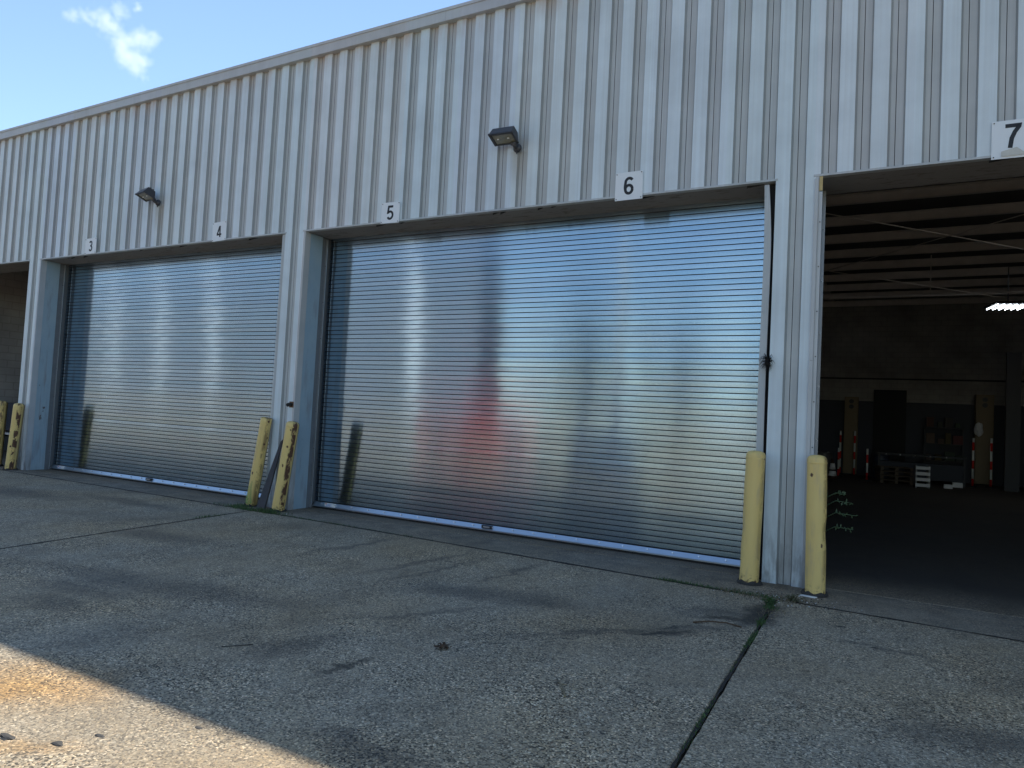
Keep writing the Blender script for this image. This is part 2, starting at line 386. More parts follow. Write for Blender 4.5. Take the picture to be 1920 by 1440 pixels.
def jy(x):
    for (a, c), (d, e) in zip(JP, JP[1:]):
        if a <= x <= d: return c+(e-c)*(x-a)/(d-a)
def jline(x0, x1, off):      # joint line from x0 to x1
    xs = [x0]+sorted([p[0] for p in JP if min(x0, x1) < p[0] < max(x0, x1)], reverse=x1 < x0)+[x1]
    return [(x, jy(x)+off) for x in xs]
lx = lambda y: 7.02 + .1413*(-y-.45)
rx = lambda y: 14.455 + .030*(-y-.88)
g2 = .011
YF = -44
slab('pavement', [(-60, YF), (lx(YF)-g2, YF)] + jline(lx(-.46)-g2, -60, -g2), MAT['yard'])
slab('pavement', [(lx(YF)+g2, YF), (rx(YF)-g2*1.1, YF)] + jline(rx(-.75)-g2*1.1, lx(-.46)+g2, -g2), MAT['yard'])
slab('pavement', [(rx(YF)+g2*1.1, YF), (60, YF)] + jline(60, rx(-.75)+g2*1.1, -g2), MAT['yard'], jit=.005)
slab('pavement', jline(-60, 60, g2) + [(60, .12), (-60, .12)], MAT['apron'])
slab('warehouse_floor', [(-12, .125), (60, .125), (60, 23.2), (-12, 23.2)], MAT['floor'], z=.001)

# ------------------------------------------------------------------ building
bld = empty('warehouse_building', (0, 0, 0))
tag(bld, 'long grey metal clad warehouse with numbered roll-up doors and one open bay', 'building')
XA, XB = -2*L, 4*L
P0 = 14.191 - 60*.3048
def profile():
    """breakpoints (x, y, material) of the ribbed sheet; material belongs to the piece that starts there"""
    out = []; k = 0
    while True:
        a = P0 + k*.3048
        if a > XB + 1: break
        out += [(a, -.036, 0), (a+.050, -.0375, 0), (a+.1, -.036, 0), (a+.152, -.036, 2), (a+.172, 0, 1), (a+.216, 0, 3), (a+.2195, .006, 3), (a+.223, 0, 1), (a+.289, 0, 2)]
        k += 1
    return out
PR = profile()
def clad(m, x0, x1, z0, z1, nz=1):
    for (xa, ya, ma), (xb, yb, _) in zip(PR, PR[1:]):
        if xb <= x0 or xa >= x1: continue
        u0, u1 = max(xa, x0), min(xb, x1)
        f = lambda u: ya + (yb-ya)*(u-xa)/(xb-xa)
        zs = [z0 + (z1-z0)*i/nz for i in range(nz+1)]
        for za, zb in zip(zs, zs[1:]):
            m.quad((u0, f(u0), za), (u1, f(u1), za), (u1, f(u1), zb), (u0, f(u0), zb), ma)
    # closed back, so that the sheet is not paper-thin
    m.quad((x1, .03, z0), (x0, .03, z0), (x0, .03, z1), (x1, .03, z1), 4)
    m.quad((x0, .03, z0), (x1, .03, z0), (x1, 0, z0), (x0, 0, z0), 4)
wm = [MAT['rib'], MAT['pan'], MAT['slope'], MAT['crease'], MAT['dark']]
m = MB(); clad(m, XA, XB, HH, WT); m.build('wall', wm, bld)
for k in range(-1, 4):
    m = MB(); clad(m, k*L-PW, k*L, .0, HH)
    m.box(k*L-PW+.02, k*L-.01, .05, YD+.15, -.01, HH-.01, 4)
    pier = m.build('pier', wm, bld)
    # foot of the pier is grubby and slightly kicked in: base channel
for a, c in ((XA, -L-PW), (3*L, XB)):
    m = MB(); clad(m, a, c, 0, HH); m.build('side_wall', wm, bld)

# fascia and coping
m = MB()
for k in range(int((XB-XA)/3.05)+1):
    a = XA + k*3.05; c = min(a+3.05, XB)
    if a >= XB: break
    d = .0012*(k % 2)
    m.box(a, c-.003, -.10-d, .05, 7.02, 7.176, 0)
m.box(XA-.01, XB+.01, -.112, .35, 7.176, 7.202, 0)
m.box(XA-.01, XB+.01, -.112, -.104, 7.160, 7.176, 0)
m.build('roof_fascia', MAT['fascia'], bld)
# roof, back and end walls (the inside is dark because it really is enclosed)
m = MB(); m.box(XA, XB, .05, 23.3, 6.95, 7.10); m.build('roof', MAT['roofdeck'], bld)
m = MB(); m.box(XA, XB, 23.0, 23.3, 0, 6.95); m.build('back_wall', MAT['block'], bld)
m = MB(); m.box(XA, XB, 22.93, 23.0, 0, 2.88); m.build('wainscot', MAT['navy'], bld)
m = MB(); m.box(XA, XB, 22.94, 23.0, 3.73, 3.78); m.build('ledge_strip', MAT['dark'], bld)
for a in (-6.2, 24.5):
    m = MB(); m.box(a, a+.2, .06, 23, 0, 6.95); m.build('partition_wall', MAT['block'], bld)
for k in range(13):
    y = 1.6 + 1.68*k
    m = MB(); m.box(-6, 24.5, y, y+.075, 6.42, 6.435); m.box(-6, 24.5, y+.06, y+.075, 6.435, 6.62); m.box(-6, 24.5, y, y+.075, 6.62, 6.64)
    m.build('purlin', MAT['purlin'], bld)
for x in (12.9, 20.6):
    m = MB(); m.box(x-.1, x+.1, .6, 22.9, 6.645, 6.66); m.box(x-.008, x+.008, .6, 22.9, 6.66, 6.93); m.build('rafter', MAT['purlin'], bld)
for a, c in (((13.2, 8, 6.38), (19.4, 15, 6.38)), ((19.4, 8, 6.38), (13.2, 15, 6.38)), ((13.4, 15, 6.4), (19.4, 22, 6.4))):
    m = MB(); m.tube([a, c], .012, 6); m.build('brace_rod', MAT['purlin'], bld)
m = MB(); m.tube([(-6, 14, 5.42), (24.5, 14, 5.42)], .025, 8); m.tube([(16.0, 14, 5.42), (16.0, 14, 6.5)], .012, 6); m.build('pipe', MAT['purlin'], bld)
m = MB(); m.box(14.5, 15.45, 22.86, 22.93, 0, 3.25); m.box(14.42, 14.5, 22.84, 22.93, 0, 3.33); m.box(15.45, 15.53, 22.84, 22.93, 0, 3.33); m.box(14.5, 15.45, 22.84, 22.93, 3.25, 3.33)
m.build('interior_door', MAT['darkdoor'], bld)
m = MB(); m.box(18.35, 18.75, 20.0, 20.25, 0, 4.5); m.build('column', MAT['machine'], bld)
m = MB(); m.box(13.15, 13.45, 9.0, 9.3, 0, 6.9); m.build('column', MAT['machine'], bld)

# door heads, jambs
def opening(k, closed):
    x0, x1 = k*L, (k+1)*L-PW
    m = MB()
    m.box(x0-.05, x1+.02, -.0425, .034, HH-.004, HH+.018, 0)
    m.build('header_trim', MAT['trim'], bld)
    m = MB(); m.box(x0, x1, .036, YD+.14, HH+.0, HH+.03, 0)
    # torn flaps of backing hanging along the edge
    rr = random.Random(k+20)
    for i in range(9):
        u = rr.uniform(x0+.3, x1-.3); w = rr.uniform(.06, .22); d = rr.uniform(.012, .035)
        m.hexa([(u,.03,HH-d),(u+w,.03,HH-d*.3),(u+w,.036,HH-d*.3),(u,.036,HH-d),(u,.03,HH-.001),(u+w,.03,HH-.001),(u+w,.036,HH-.001),(u,.036,HH-.001)], 1)
    m.build('soffit', [MAT['soffit'], MAT['dark']], bld)
    # left jamb: trim, sheet tinted with the sky's blue, dark recess, guide
    m = MB(); m.box(x0-.028, x0+.006, -.040, .075, 0, HH-.006); m.build('jamb_trim', MAT['trim'], bld)
    m = MB()
    m.box(x0-.01, x0+.004, .0752, .34, 0, HH-.006, 0)
    m.box(x0-.0095, x0+.0085, .085, .335, HH-.52, HH-.0065, 0)
    m.build('jamb_panel', MAT['jamb'], bld)
    m = MB(); m.box(x0-.01, x0-.002, .3401, YD+.1, 0, HH-.006, 1)
    m.box(x0-.002, x0+.030, YD-.075, YD-.067, 0, HH-.02, 0)
    for i in range(7): m.tube([(x0+.015, YD-.075, .35+.58*i), (x0+.015, YD-.082, .35+.58*i)], .008, 8, 2)
    m.build('guide_or_gap_fill', [MAT['steel'], MAT['recess'], MAT['boltsteel']], bld)
    return x0, x1
for k in range(-1, 4): opening(k, True)

# right-hand flashings beside the closed doors
m = MB()
NS = 24
for i in range(NS):                                    # strip with its top end bent inwards, away from the pier
    za, zb = 1.33 + (HH-1.36)*i/NS, 1.33 + (HH-1.36)*(i+1)/NS
    bend = lambda z: -.035*max(0, (z-3.55)/.7)**1.6
    wv = lambda z: .004*math.sin(z*2.3)
    xa0, xa1 = 14.094+bend(za)*.3+wv(za), 14.168+bend(za)+wv(za)
    xb0, xb1 = 14.094+bend(zb)*.3+wv(zb), 14.168+bend(zb)+wv(zb)
    if i == 7: zb -= .004
    m.hexa([(xa0,-.012,za),(xa1,-.018,za),(xa1,.01,za),(xa0,.01,za),(xb0,-.012,zb),(xb1,-.018,zb),(xb1,.01,zb),(xb0,.01,zb)])
for i in range(7): m.tube([(14.104, -.012, 1.6+.42*i), (14.104, -.021, 1.6+.42*i)], .007, 8, 1)
m.build('door_flashing', [MAT['trim'], MAT['steel']], bld)
m = MB(); m.box(14.118, 14.2, .06, .45, 0, HH-.01); m.build('guide_or_gap_fill', MAT['dark'], bld)  # dark filler box added for the shade in the gap beside the flashing
m = MB(); m.box(14.11, 14.165, -.005, .01, 0, 1.325); m.box(14.12, 14.17, -.03, -.006, 1.29, 1.33); m.build('door_flashing', MAT['trim'], bld)
m = MB(); m.box(6.80, 6.882, -.012, .012, 0, HH-.008); m.build('door_flashing', MAT['trim'], bld)
m = MB(); m.box(2*L-.034, 2*L+.001, -.058, -.0405, 0, 2.335); m.box(2*L-.034, 2*L+.001, -.058, -.0405, 2.34, HH-.03)
m.build('door_flashing', MAT['trim'], bld)
m = MB(); m.box(2*L+.008, 2*L+.04, -.046, -.040, HH-.16, HH-.01); m.tube([(2*L+.024,-.046,HH-.07),(2*L+.024,-.05,HH-.07)], .007, 8); m.build('corner_bracket', MAT['yellowtag'], bld)
m = MB(); m.box(2*L+.0075, 2*L+.0400, -.040, -.036, 0, HH-.17)
for i in range(8): m.tube([(2*L+.024, -.040, .5+.47*i), (2*L+.024, -.045, .5+.47*i)], .007, 8, 1)
m.build('jamb_angle', [MAT['trim'], MAT['crease']], bld)

# rolling doors
PITCH = .0675
DENTS = {0: [(1.6, .6, .0018), (4.4, .5, .002)], 1: [(.9, .7, .002), (2.9, .45, .0015), (5.9, .5, .0022)]}
def rolling_door(k, lab):
    x0, x1 = k*L+.03, (k+1)*L-PW+.0 - (.06 if k == 1 else .02)
    rr = random.Random(100+k)
    n = int((HH+.10-.11)/PITCH)+1
    m = MB(); NX = 60
    xs = [x0+(x1-x0)*i/NX for i in range(NX+1)]
    for i in range(n):
        z0 = .11+i*PITCH
        tilt = rr.gauss(0, .0045) + (rr.gauss(0, .012) if rr.random() < .12 else 0) + .002*math.sin(i*.55+k)
        bow = [rr.gauss(0, .0006) for _ in xs]
        # smooth bow
        for _ in range(3): bow = [bow[0]]+[(bow[j-1]+bow[j]*2+bow[j+1])/4 for j in range(1, NX)]+[bow[-1]]
        big = [.003*math.sin(x*.9+k*2+z0*.35) for x in xs]
        for (dx_, dz_, dd) in DENTS[k]:
            big = [b_+dd*math.exp(-((x-x0-dx_)/.22)**2-((z0-dz_)/.12)**2) for b_, x in zip(big, xs)]
        prof = [(.0035, .0), (.016, -.00018), (.030, -.00025), (.044, -.00018), (.059, 0)]
        base = len(m.v)
        for (dz, dy) in prof:
            for j, x in enumerate(xs):
                m.v.append((x, YD + dy + big[j] + bow[j] + tilt*(dz-.033), z0+dz))
        W_ = NX+1
        for r_ in range(len(prof)-1):
            for j in range(NX):
                a = base+r_*W_+j
                m.f.append((a, a+1, a+1+W_, a+W_)); m.m.append(0); m.sm.append(True)
        # interlock groove above each slat
        za, zb = z0+.059, z0+PITCH+.004
        for j in range(NX):
            ya = YD+big[j]; yb = YD+big[j+1]
            m.quad((xs[j], ya+.005, za-.002), (xs[j+1], yb+.005, za-.002), (xs[j+1], yb+.005, zb+.002), (xs[j], ya+.005, zb+.002), 1)
    d = m.build('rolling_door', [MAT['galv'], MAT['groove']], bld)
    d['label'] = lab
    m = MB()
    m.hexa([(x0+.01,YD-.046,.034),(x1-.01,YD-.046,.034),(x1-.01,YD+.012,.034),(x0+.01,YD+.012,.034),(x0+.01,YD-.016,.100),(x1-.01,YD-.016,.100),(x1-.01,YD+.012,.100),(x0+.01,YD+.012,.100)], 0)
    m.box(x0+.01, x1-.01, YD-.055, YD+.012, .030, .045, 0)
    i = 0
    x = x0+.18
    while x < x1-.1:
        m.tube([(x, YD-.026, .078), (x, YD-.042, .082)], .0085, 8, 1); x += .31
    m.build('bottom_bar', [MAT['barmetal'], MAT['boltsteel']], d)
    m = MB(); m.box(x0+.01, x1-.01, YD-.03, YD-.01, .0, .030); m.build('rubber_seal', MAT['black'], d)
    xc = x0 + (x1-x0)*.47
    m = MB(); m.box(xc-.08, xc+.08, YD-.052, YD-.016, .056, .098, 0); m.box(xc-.05, xc+.05, YD-.060, YD-.052, .068, .088, 1); m.build('lock_handle', [MAT['machine'], MAT['steel']], d)
    m = MB(); m.box(x0+.26, x0+.46, YD-.0505, YD-.0162, .040, .100, 0)
    for j in range(4): m.box(x0+.28, x0+.38+.02*(j % 2), YD-.0515, YD-.0506, .050+.010*j, .054+.010*j, 1)
    m.box(x0+.275, x0+.30, YD-.0516, YD-.0506, .080, .094, 2)
    m.build('sticker', [MAT['white'], simple('print_blue', (.12, .25, .6), .5), simple('print_red', (.6, .06, .05), .5)], d)
    return d
rolling_door(0, 'mirror-like galvanised roll-up door under signs 3 and 4')
rolling_door(1, 'wide galvanised roll-up door under signs 5 and 6')

# ------------------------------------------------------------------ number signs
MAT['signwhite'] = simple('sign_white', (.74, .78, .80), .4, var=.05, sc=10)
MAT['signblack'] = simple('sign_numeral_black', (.012, .012, .014), .5)
def arc(cx, cz, rx_, rz_, a0, a1, n=14):
    return [(cx+rx_*math.cos(R(a0+(a1-a0)*i/n)), cz+rz_*math.sin(R(a0+(a1-a0)*i/n))) for i in range(n+1)]
DIGITS = {3: [arc(-.02, .44, .38, .42, 155, -70) + [(-.02, .04)], [(-.14, .04), (-.02, .04)] + arc(-.02, -.44, .42, .46, 75, -155)],
          4: [[(.18, -.98), (.18, .92)], [(.12, .90), (-.44, -.42), (-.44, -.52), (.52, -.52)]],
          5: [[(.44, .84), (-.30, .84), (-.40, .02), (-.30, .04)] + arc(-.02, -.34, .44, .50, 125, -150, 16)],
          6: [arc(0, -.38, .40, .46, 0, 360, 22), arc(.03, .30, .45, .56, 38, 150, 10) + [(-.43, .1), (-.44, -.2), (-.40, -.42)]],
          7: [[(-.48, .82), (.44, .82), (.42, .70), (.16, .30), (-.04, -.20), (-.14, -.98)]]}
def sign(num, x0, x1, z0, z1, hgt, rot, lab, offx=0, offz=0):
    cx, cz = (x0+x1)/2, (z0+z1)/2; w, h = x1-x0, z1-z0
    s_ = empty('number_sign', (cx, -.050, cz), (0, R(rot), 0))
    tag(s_, lab, 'sign', 'number signs over the doors')
    m = MB()
    NXs = 8
    for i in range(NXs):
        a, c = -w/2+w*i/NXs, -w/2+w*(i+1)/NXs
        f = lambda u: .0012*math.sin(u*14+num)
        m.hexa([(a,-.002+f(a),-h/2),(c,-.002+f(c),-h/2),(c,.001+f(c),-h/2),(a,.001+f(a),-h/2),(a,-.002+f(a),h/2),(c,-.002+f(c),h/2),(c,.001+f(c),h/2),(a,.001+f(a),h/2)], 0)
    for sx in (-1, 1):
        for sz in (-1, 1):
            m.tube([(sx*(w/2-.018), 0, sz*(h/2-.018)), (sx*(w/2-.018), -.012, sz*(h/2-.018))], .0055, 8, 1)
    m.build('sign_plate', [MAT['signwhite'], MAT['crease']], s_)
    m = MB(); hw = .0155*hgt/.2
    for q, path in enumerate(DIGITS[num]):
        pts = [Vector((x*hgt*.5, 0, z*hgt*.5)) for x, z in path]
        L_, R_ = [], []
        for i in range(len(pts)):
            a = pts[max(i-1, 0)]; c = pts[min(i+1, len(pts)-1)]
            d1 = (pts[i]-a).normalized() if i else (c-pts[i]).normalized(); d2 = (c-pts[i]).normalized() if i < len(pts)-1 else d1
            t = (d1+d2).normalized(); nrm = Vector((-t.z, 0, t.x)); k = hw/max(.55, nrm.dot(Vector((-d1.z, 0, d1.x))))
            L_.append(pts[i]+nrm*k); R_.append(pts[i]-nrm*k)
        y0 = -.0030-.0004*q
        for i in range(len(pts)-1):
            m.quad(*(tuple((p.x, y0-.0012, p.z)) for p in (R_[i], R_[i+1], L_[i+1], L_[i])))
            m.quad(*(tuple((p.x, y, p.z)) for p, y in ((L_[i], y0-.0012), (L_[i+1], y0-.0012), (L_[i+1], y0+.002), (L_[i], y0+.002))))
            m.quad(*(tuple((p.x, y, p.z)) for p, y in ((R_[i+1], y0-.0012), (R_[i], y0-.0012), (R_[i], y0+.002), (R_[i+1], y0+.002))))
        for e, f_ in ((0, 1), (-1, -1)):
            m.quad(*(tuple((p.x, y, p.z)) for p, y in ((L_[e], y0-.0012), (R_[e], y0-.0012), (R_[e], y0+.002), (L_[e], y0+.002))))
    o = m.build('numeral', MAT['signblack'], s_, loc=(offx, 0, offz))
    return s_
sign(3, 1.530, 1.888, 4.286, 4.588, .20, -1, 'small white sign with black number 3')
sign(4, 5.185, 5.525, 4.268, 4.590, .20, -2, 'white sign with black number 4, left of the pier')
sign(5, 8.80, 9.13, 4.262, 4.562, .21, 1.0, 'white sign with black number 5, above the wide door')
sign(6, 12.370, 12.712, 4.236, 4.572, .215, -.5, 'white sign with black number 6, above the wide door')
s7 = sign(7, 16.134, 16.49, 4.252, 4.615, .235, 0, 'white sign with black number 7 over the open bay', offx=-.015, offz=.03)
m = MB(); m.hexa([(-.10,-.0125,-.165),(.10,-.0125,-.16),(.10,-.0115,-.16),(-.10,-.0115,-.165),(-.10,-.012,-.115),(.02,-.014,-.085),(.02,-.012,-.085),(-.10,-.011,-.115)])
m.build('torn_tape', simple('torn_tape', (.55, .55, .50), .6, sc=30), s7)

# ------------------------------------------------------------------ floodlights
def lens_mat():
    g = G('floodlight_glass'); P = g.obj()
    c = g.mix(g.noise(P, 30, 3), (.28, .27, .20), (.16, .17, .14))
    return g.bsdf(c, .12, 0, spec=.8)
MAT['lens'] = lens_mat()
def floodlight(loc, tilt, yaw, lab):
    f = empty('floodlight', loc); tag(f, lab, 'floodlight', 'floodlights on the wall')
    m = MB()
    m.lathe([(.058, 0), (.060, .012), (.048, .035), (.030, .05)], 20)
    cn = m.build('wall_canopy', MAT['bronze'], f, rot=(R(90), 0, 0))
    m = MB(); m.tube([(0, -.03, 0), (0, -.07, .004), (-.01, -.11, .03)], [.030, .030, .026], 14); m.tube([(-.045, -.10, .03), (.035, -.10, .03)], .022, 12)
    m.build('swivel_arm', MAT['bronze'], f)
    m = MB(); m.tube([(.0, 0, -.056), (.0, 0, -.084)], [.012, .006], 8, 0); m.build('photocell', MAT['bronze'], f, loc=(0, -.02, 0))
    h = MB()
    # housing opens towards -z in its own frame; the lens frame is the wide end
    w, d, t = .165, .105, .115
    b0 = [(-w, -d, 0), (w, -d, 0), (w, d, 0), (-w, d, 0)]
    t0 = [(-w*.93, -d*.62, t), (w*.93, -d*.62, t), (w*.93, d*.62, t), (-w*.93, d*.62, t)]
    h.hexa(b0+t0)
    # cooling ribs on the back
    h.box(-w*.86, w*.86, -d*.35, -d*.1, t, t+.018); h.box(-w*.86, w*.86, d*.1, d*.35, t, t+.018)
    # rim round the lens
    h.box(-w-.008, w+.008, -d-.008, -d+.026, -.022, 0); h.box(-w-.008, w+.008, d-.012, d+.008, -.022, 0)
    h.box(-w-.008, -w+.030, -d+.026, d-.012, -.022, 0); h.box(w-.020, w+.008, -d+.026, d-.012, -.022, 0)
    ho = h.build('housing', MAT['bronze'], f, loc=(-.11, -.19, .085), rot=(R(tilt), 0, R(yaw)), bevel=.004)
    m = MB(); m.box(-w+.031, w-.021, -d+.027, d-.013, -.010, -.002)
    ln = m.build('lens', MAT['lens'], ho)
    for x in (-.075, .07):
        m = MB(); m.tube([(x-.012, 0, -.014), (x+.012, 0, -.014)], .009, 8); m.build('bulb', MAT['white'], ho)
    return f
floodlight((10.99, -.036, 5.075), -19, 3, 'dark floodlight on the wall between signs 5 and 6')
floodlight((3.66, -.036, 5.085), -22, -10, 'dark floodlight on the wall between signs 3 and 4')

# ------------------------------------------------------------------ bollards
def bollard(x, y, top, h, r, chips, seed, lab, flat=False, dent=None, n=1):
    d = Vector((top[0]-x, top[1]-y, h)).normalized()
    rot = Vector((0, 0, 1)).rotation_difference(d).to_euler()
    b_ = empty('bollard', (x, y, 0), rot)
    tag(b_, lab, 'bollard', 'yellow steel bollards beside the door piers')
    prof = [(r, -.05)] + [(r, h*i/26) for i in range(0, 27)]
    if flat: prof += [(r*.93, h+.001), (r*.92, h-.01), (.001, h-.012)]
    else: prof += [(r*.97, h+.014), (r*.88, h+.028), (r*.7, h+.040), (r*.4, h+.048), (.001, h+.050)]
    def fn(p, an):
        q = p.copy(); nn = mn.noise(Vector((p.x*5+seed, p.y*5, p.z*3)))*.0035
        if dent:
            z0, a0, dp = dent
            da = (an-a0+math.pi) % (2*math.pi)-math.pi
            nn -= dp*math.exp(-((p.z-z0)/.10)**2)*math.exp(-(da/.6)**2)
        rr = math.hypot(p.x, p.y)
        if rr > .01: q.x *= (rr+nn)/rr; q.y *= (rr+nn)/rr
        return q
    m = MB(); m.lathe(prof, 40, fn=fn)
    m.build('bollard_post', yellow('bollard_yellow', seed, chips), b_)
    if not flat:
        m = MB(); m.lathe([(r*1.012, h-.035), (r*1.02, h-.030), (r*1.02, h-.024), (r*1.004, h-.02)], 40); m.build('cap_seam', yellow('cap_yellow', seed+3, chips), b_)
    # ring of old mastic and dirt at the foot
    m = MB()
    m.lathe([(r*1.30, -.01), (r*1.32, .012), (r*1.18, .030), (r*.98, .034)], 36, fn=lambda p, an: Vector((p.x*(1+.07*math.sin(an*3+seed)), p.y*(1+.07*math.cos(an*2+seed)), p.z*(1+.3*math.sin(an*5)))))
    m.build('foot_ring', simple('foot_dirt', (.05, .045, .04), .9, sc=40, bump=.6), b_)
bollard(14.104, -.205, (14.127, -.205), 1.325, .096, .25, 1.3, 'upright yellow bollard left of the right-hand pier, beside the wide door', dent=(.55, math.pi, .010))
bollard(14.746, -.275, (14.726, -.275), 1.325, .094, .45, 5.1, 'yellow bollard with a dented side, standing by the open bay', dent=(.62, -.2, .016))
bollard(7.312, -.22, (7.501, -.22), 1.315, .096, 2.2, 9.7, 'leaning yellow bollard with a black scraped side, before the middle pier')
bollard(6.645, -.14, (6.864, -.14), 1.39, .086, .6, 13.2, 'leaning flat-topped yellow bollard beside a green fern', flat=True)
bollard(-.184, -.20, (-.046, -.20), 1.30, .098, 2.2, 17.9, 'rust-chipped yellow bollard before the left pier')
bollard(-1.048, -.05, (-1.003, -.05), 1.31, .098, .8, 21.4, 'yellow bollard cut by the left edge of the picture')

# ------------------------------------------------------------------ torn panel shadows, pipe stub, tuft
m = MB(); m.hexa([(6.93,-.30,0),(7.10,-.30,0),(7.10,-.27,0),(6.93,-.27,0),(7.10,-.062,1.02),(7.15,-.062,1.06),(7.15,-.04,1.06),(7.10,-.04,1.02)])  # dark sheet put in where the damaged panel only has torn shadows
o = m.build('torn_panel_shade', MAT['torn_panel_shade']); tag(o, 'dark strip put in for the torn shadows of the damaged middle pier behind a bollard', 'shadow')
m = MB(); m.hexa([(7.262,-.10,0),(7.285,-.10,0),(7.285,-.09,0),(7.262,-.09,0),(7.296,-.048,.80),(7.318,-.048,.92),(7.318,-.042,.92),(7.296,-.042,.80)])  # second dark strip put in for the torn panel's shadows
m.build('torn_panel_strip', MAT['crease'], bld)
st = empty('pipe_stub', (7.26, -.036, 1.60)); tag(st, 'short black pipe stub sticking out of the middle pier', 'pipe')
m = MB(); m.tube([(0, 0, 0), (0, -.06, 0), (.01, -.09, -.01)], [.028, .026, .028], 14); m.build('pipe', MAT['black'], st)
m = MB(); m.box(-.045, .045, -.006, 0, -.045, .045); m.build('flange', simple('rusty_flange', (.14, .07, .035), .8, sc=30), st)

def tuft(name, mat, n, rad, hgt, wid, seed, lean=.6, spread=1.0, droop=.0):
    rr = random.Random(seed); m = MB()
    for i in range(n):
        a = rr.uniform(0, 2*math.pi); r0 = rad*math.sqrt(rr.random())*spread
        x, y = r0*math.cos(a), r0*math.sin(a)
        h = hgt*rr.uniform(.4, 1); da = rr.uniform(0, 2*math.pi); ln = rr.uniform(.1, lean)*h
        dx, dy = math.cos(da), math.sin(da); w = wid*rr.uniform(.6, 1.3)
        p0 = Vector((x, y, 0)); p1 = Vector((x+dx*ln*.35, y+dy*ln*.35, h*.6)); p2 = Vector((x+dx*ln, y+dy*ln, h*(1-droop)))
        sx, sy = -dy*w/2, dx*w/2
        m.quad(p0-Vector((sx,sy,0)), p0+Vector((sx,sy,0)), p1+Vector((sx,sy,0)), p1-Vector((sx,sy,0)))
        m.tri(p1-Vector((sx,sy,0)), p1+Vector((sx,sy,0)), p2)
    return m
# dead tuft in the gap beside the pier
rr = random.Random(5); m = MB()
for i in range(70):
    a = rr.uniform(-math.pi, math.pi); l = rr.uniform(.03, .085)
    p0 = Vector((rr.uniform(-.02, .02), -.01, rr.uniform(-.05, .05)))
    p1 = p0 + Vector((math.cos(a)*l*.6, -.02-rr.random()*.03, math.sin(a)*l*.6)); p2 = p1 + Vector((math.cos(a)*l*.4, -.01, -l*.5))
    m.tube([p0, p1, p2], [.004, .003, .001], 4)
o = m.build('dead_tuft', MAT['nest'], loc=(14.185, -.03, 2.32)); tag(o, 'black dried tuft caught in the gap beside the right pier', 'tuft')

# broadleaf weed clump, fern, side weed
def leafy(name, loc, mat, n, rad, hgt, seed, lab, cat, leaf=.03):
    rr = random.Random(seed); root = empty(name, loc); tag(root, lab, cat)
    st_, lf = MB(), MB()
    for i in range(n):
        a = rr.uniform(0, 2*math.pi); r0 = rad*rr.random(); h = hgt*rr.uniform(.35, 1)
        p0 = Vector((r0*.3*math.cos(a), r0*.3*math.sin(a), 0)); p1 = Vector((r0*math.cos(a), r0*math.sin(a), h))
        st_.tube([p0, (p0+p1)/2+Vector((0,0,.1*h)), p1], .0018, 4)
        for j in range(9):
            t = rr.uniform(.2, 1); c = p0.lerp(p1, t); d = Vector((rr.gauss(0, 1), rr.gauss(0, 1), rr.gauss(.2, .5))).normalized(); s2 = d.cross(Vector((rr.gauss(0,.3), rr.gauss(0,.3), 1))).normalized()
            l = leaf*rr.uniform(.5, 1.2)
            lf.quad(c, c+d*l*.5+s2*l*.28, c+d*l, c+d*l*.5-s2*l*.28)
    st_.build('stem', mat, root); lf.build('leaf_cluster', mat, root)
leafy('weed', (14.44, -1.03, 0), MAT['grass'], 30, .09, .085, 1, 'bright green leafy weed at the joint before the right pier', 'weed', .028)
leafy('weed', (14.60, -.72, 0), simple('reddish_weed', (.10, .10, .05), .7, var=.5, sc=60), 26, .11, .06, 2, 'low reddish brown weed in front of the right pier', 'weed', .022)
fr = empty('fern', (6.785, -.31, 0)); tag(fr, 'feathery green fern frond rising against the flat-topped bollard', 'fern')
st_, lf = MB(), MB()
pts = [Vector((0, 0, 0)), Vector((.005, -.01, .15)), Vector((.03, -.02, .30)), Vector((.07, -.02, .42))]
st_.tube(pts, [.004, .003, .002, .001], 5); st_.build('stem', MAT['fern'], fr)
for i in range(22):
    t = .12+.86*i/22; k = min(2, int(t*3)); c = pts[k].lerp(pts[k+1], t*3-k); l = .085*(1-t)+.018
    for sd in (-1, 1):
        d = Vector((sd, -.1, .45)).normalized(); u = Vector((0, 0, 1))
        lf.quad(c, c+d*l*.5+u*l*.10, c+d*l, c+d*l*.5-u*l*.10)
lf.build('frond', MAT['fern'], fr)
sw = empty('weed', (14.86, -.02, 0)); tag(sw, 'thin dull green weed branches poking out behind the dented bollard', 'weed')
st_ = MB()
for zz, ln in ((.66, .17), (.80, .19), (.92, .15), (1.0, .08)):
    p0, p1, p2 = Vector((-.06, -.02, zz-.06)), Vector((.03, -.03, zz)), Vector((.03+ln, -.05, zz-.01))
    st_.tube([p0, p1, p2], [.006, .005, .003], 5)
    rr = random.Random(int(zz*100)); lf = MB()
    for j in range(16):
        c = p1.lerp(p2, rr.random()); d = Vector((rr.gauss(.3, .6), rr.gauss(0, .5), rr.gauss(0, .9))).normalized(); s2 = d.cross(Vector((0, 1, .2))).normalized(); l = rr.uniform(.02, .045)
        lf.quad(c, c+d*l*.5+s2*l*.16, c+d*l, c+d*l*.5-s2*l*.16)
    lf.build('leafy_branch', MAT['shadeweed'], sw)
st_.tube([(-.06, 0, 0), (-.07, -.01, .5), (-.05, -.02, 1.0)], [.004, .003, .002], 5)
st_.build('stem', MAT['shadeweed'], sw)

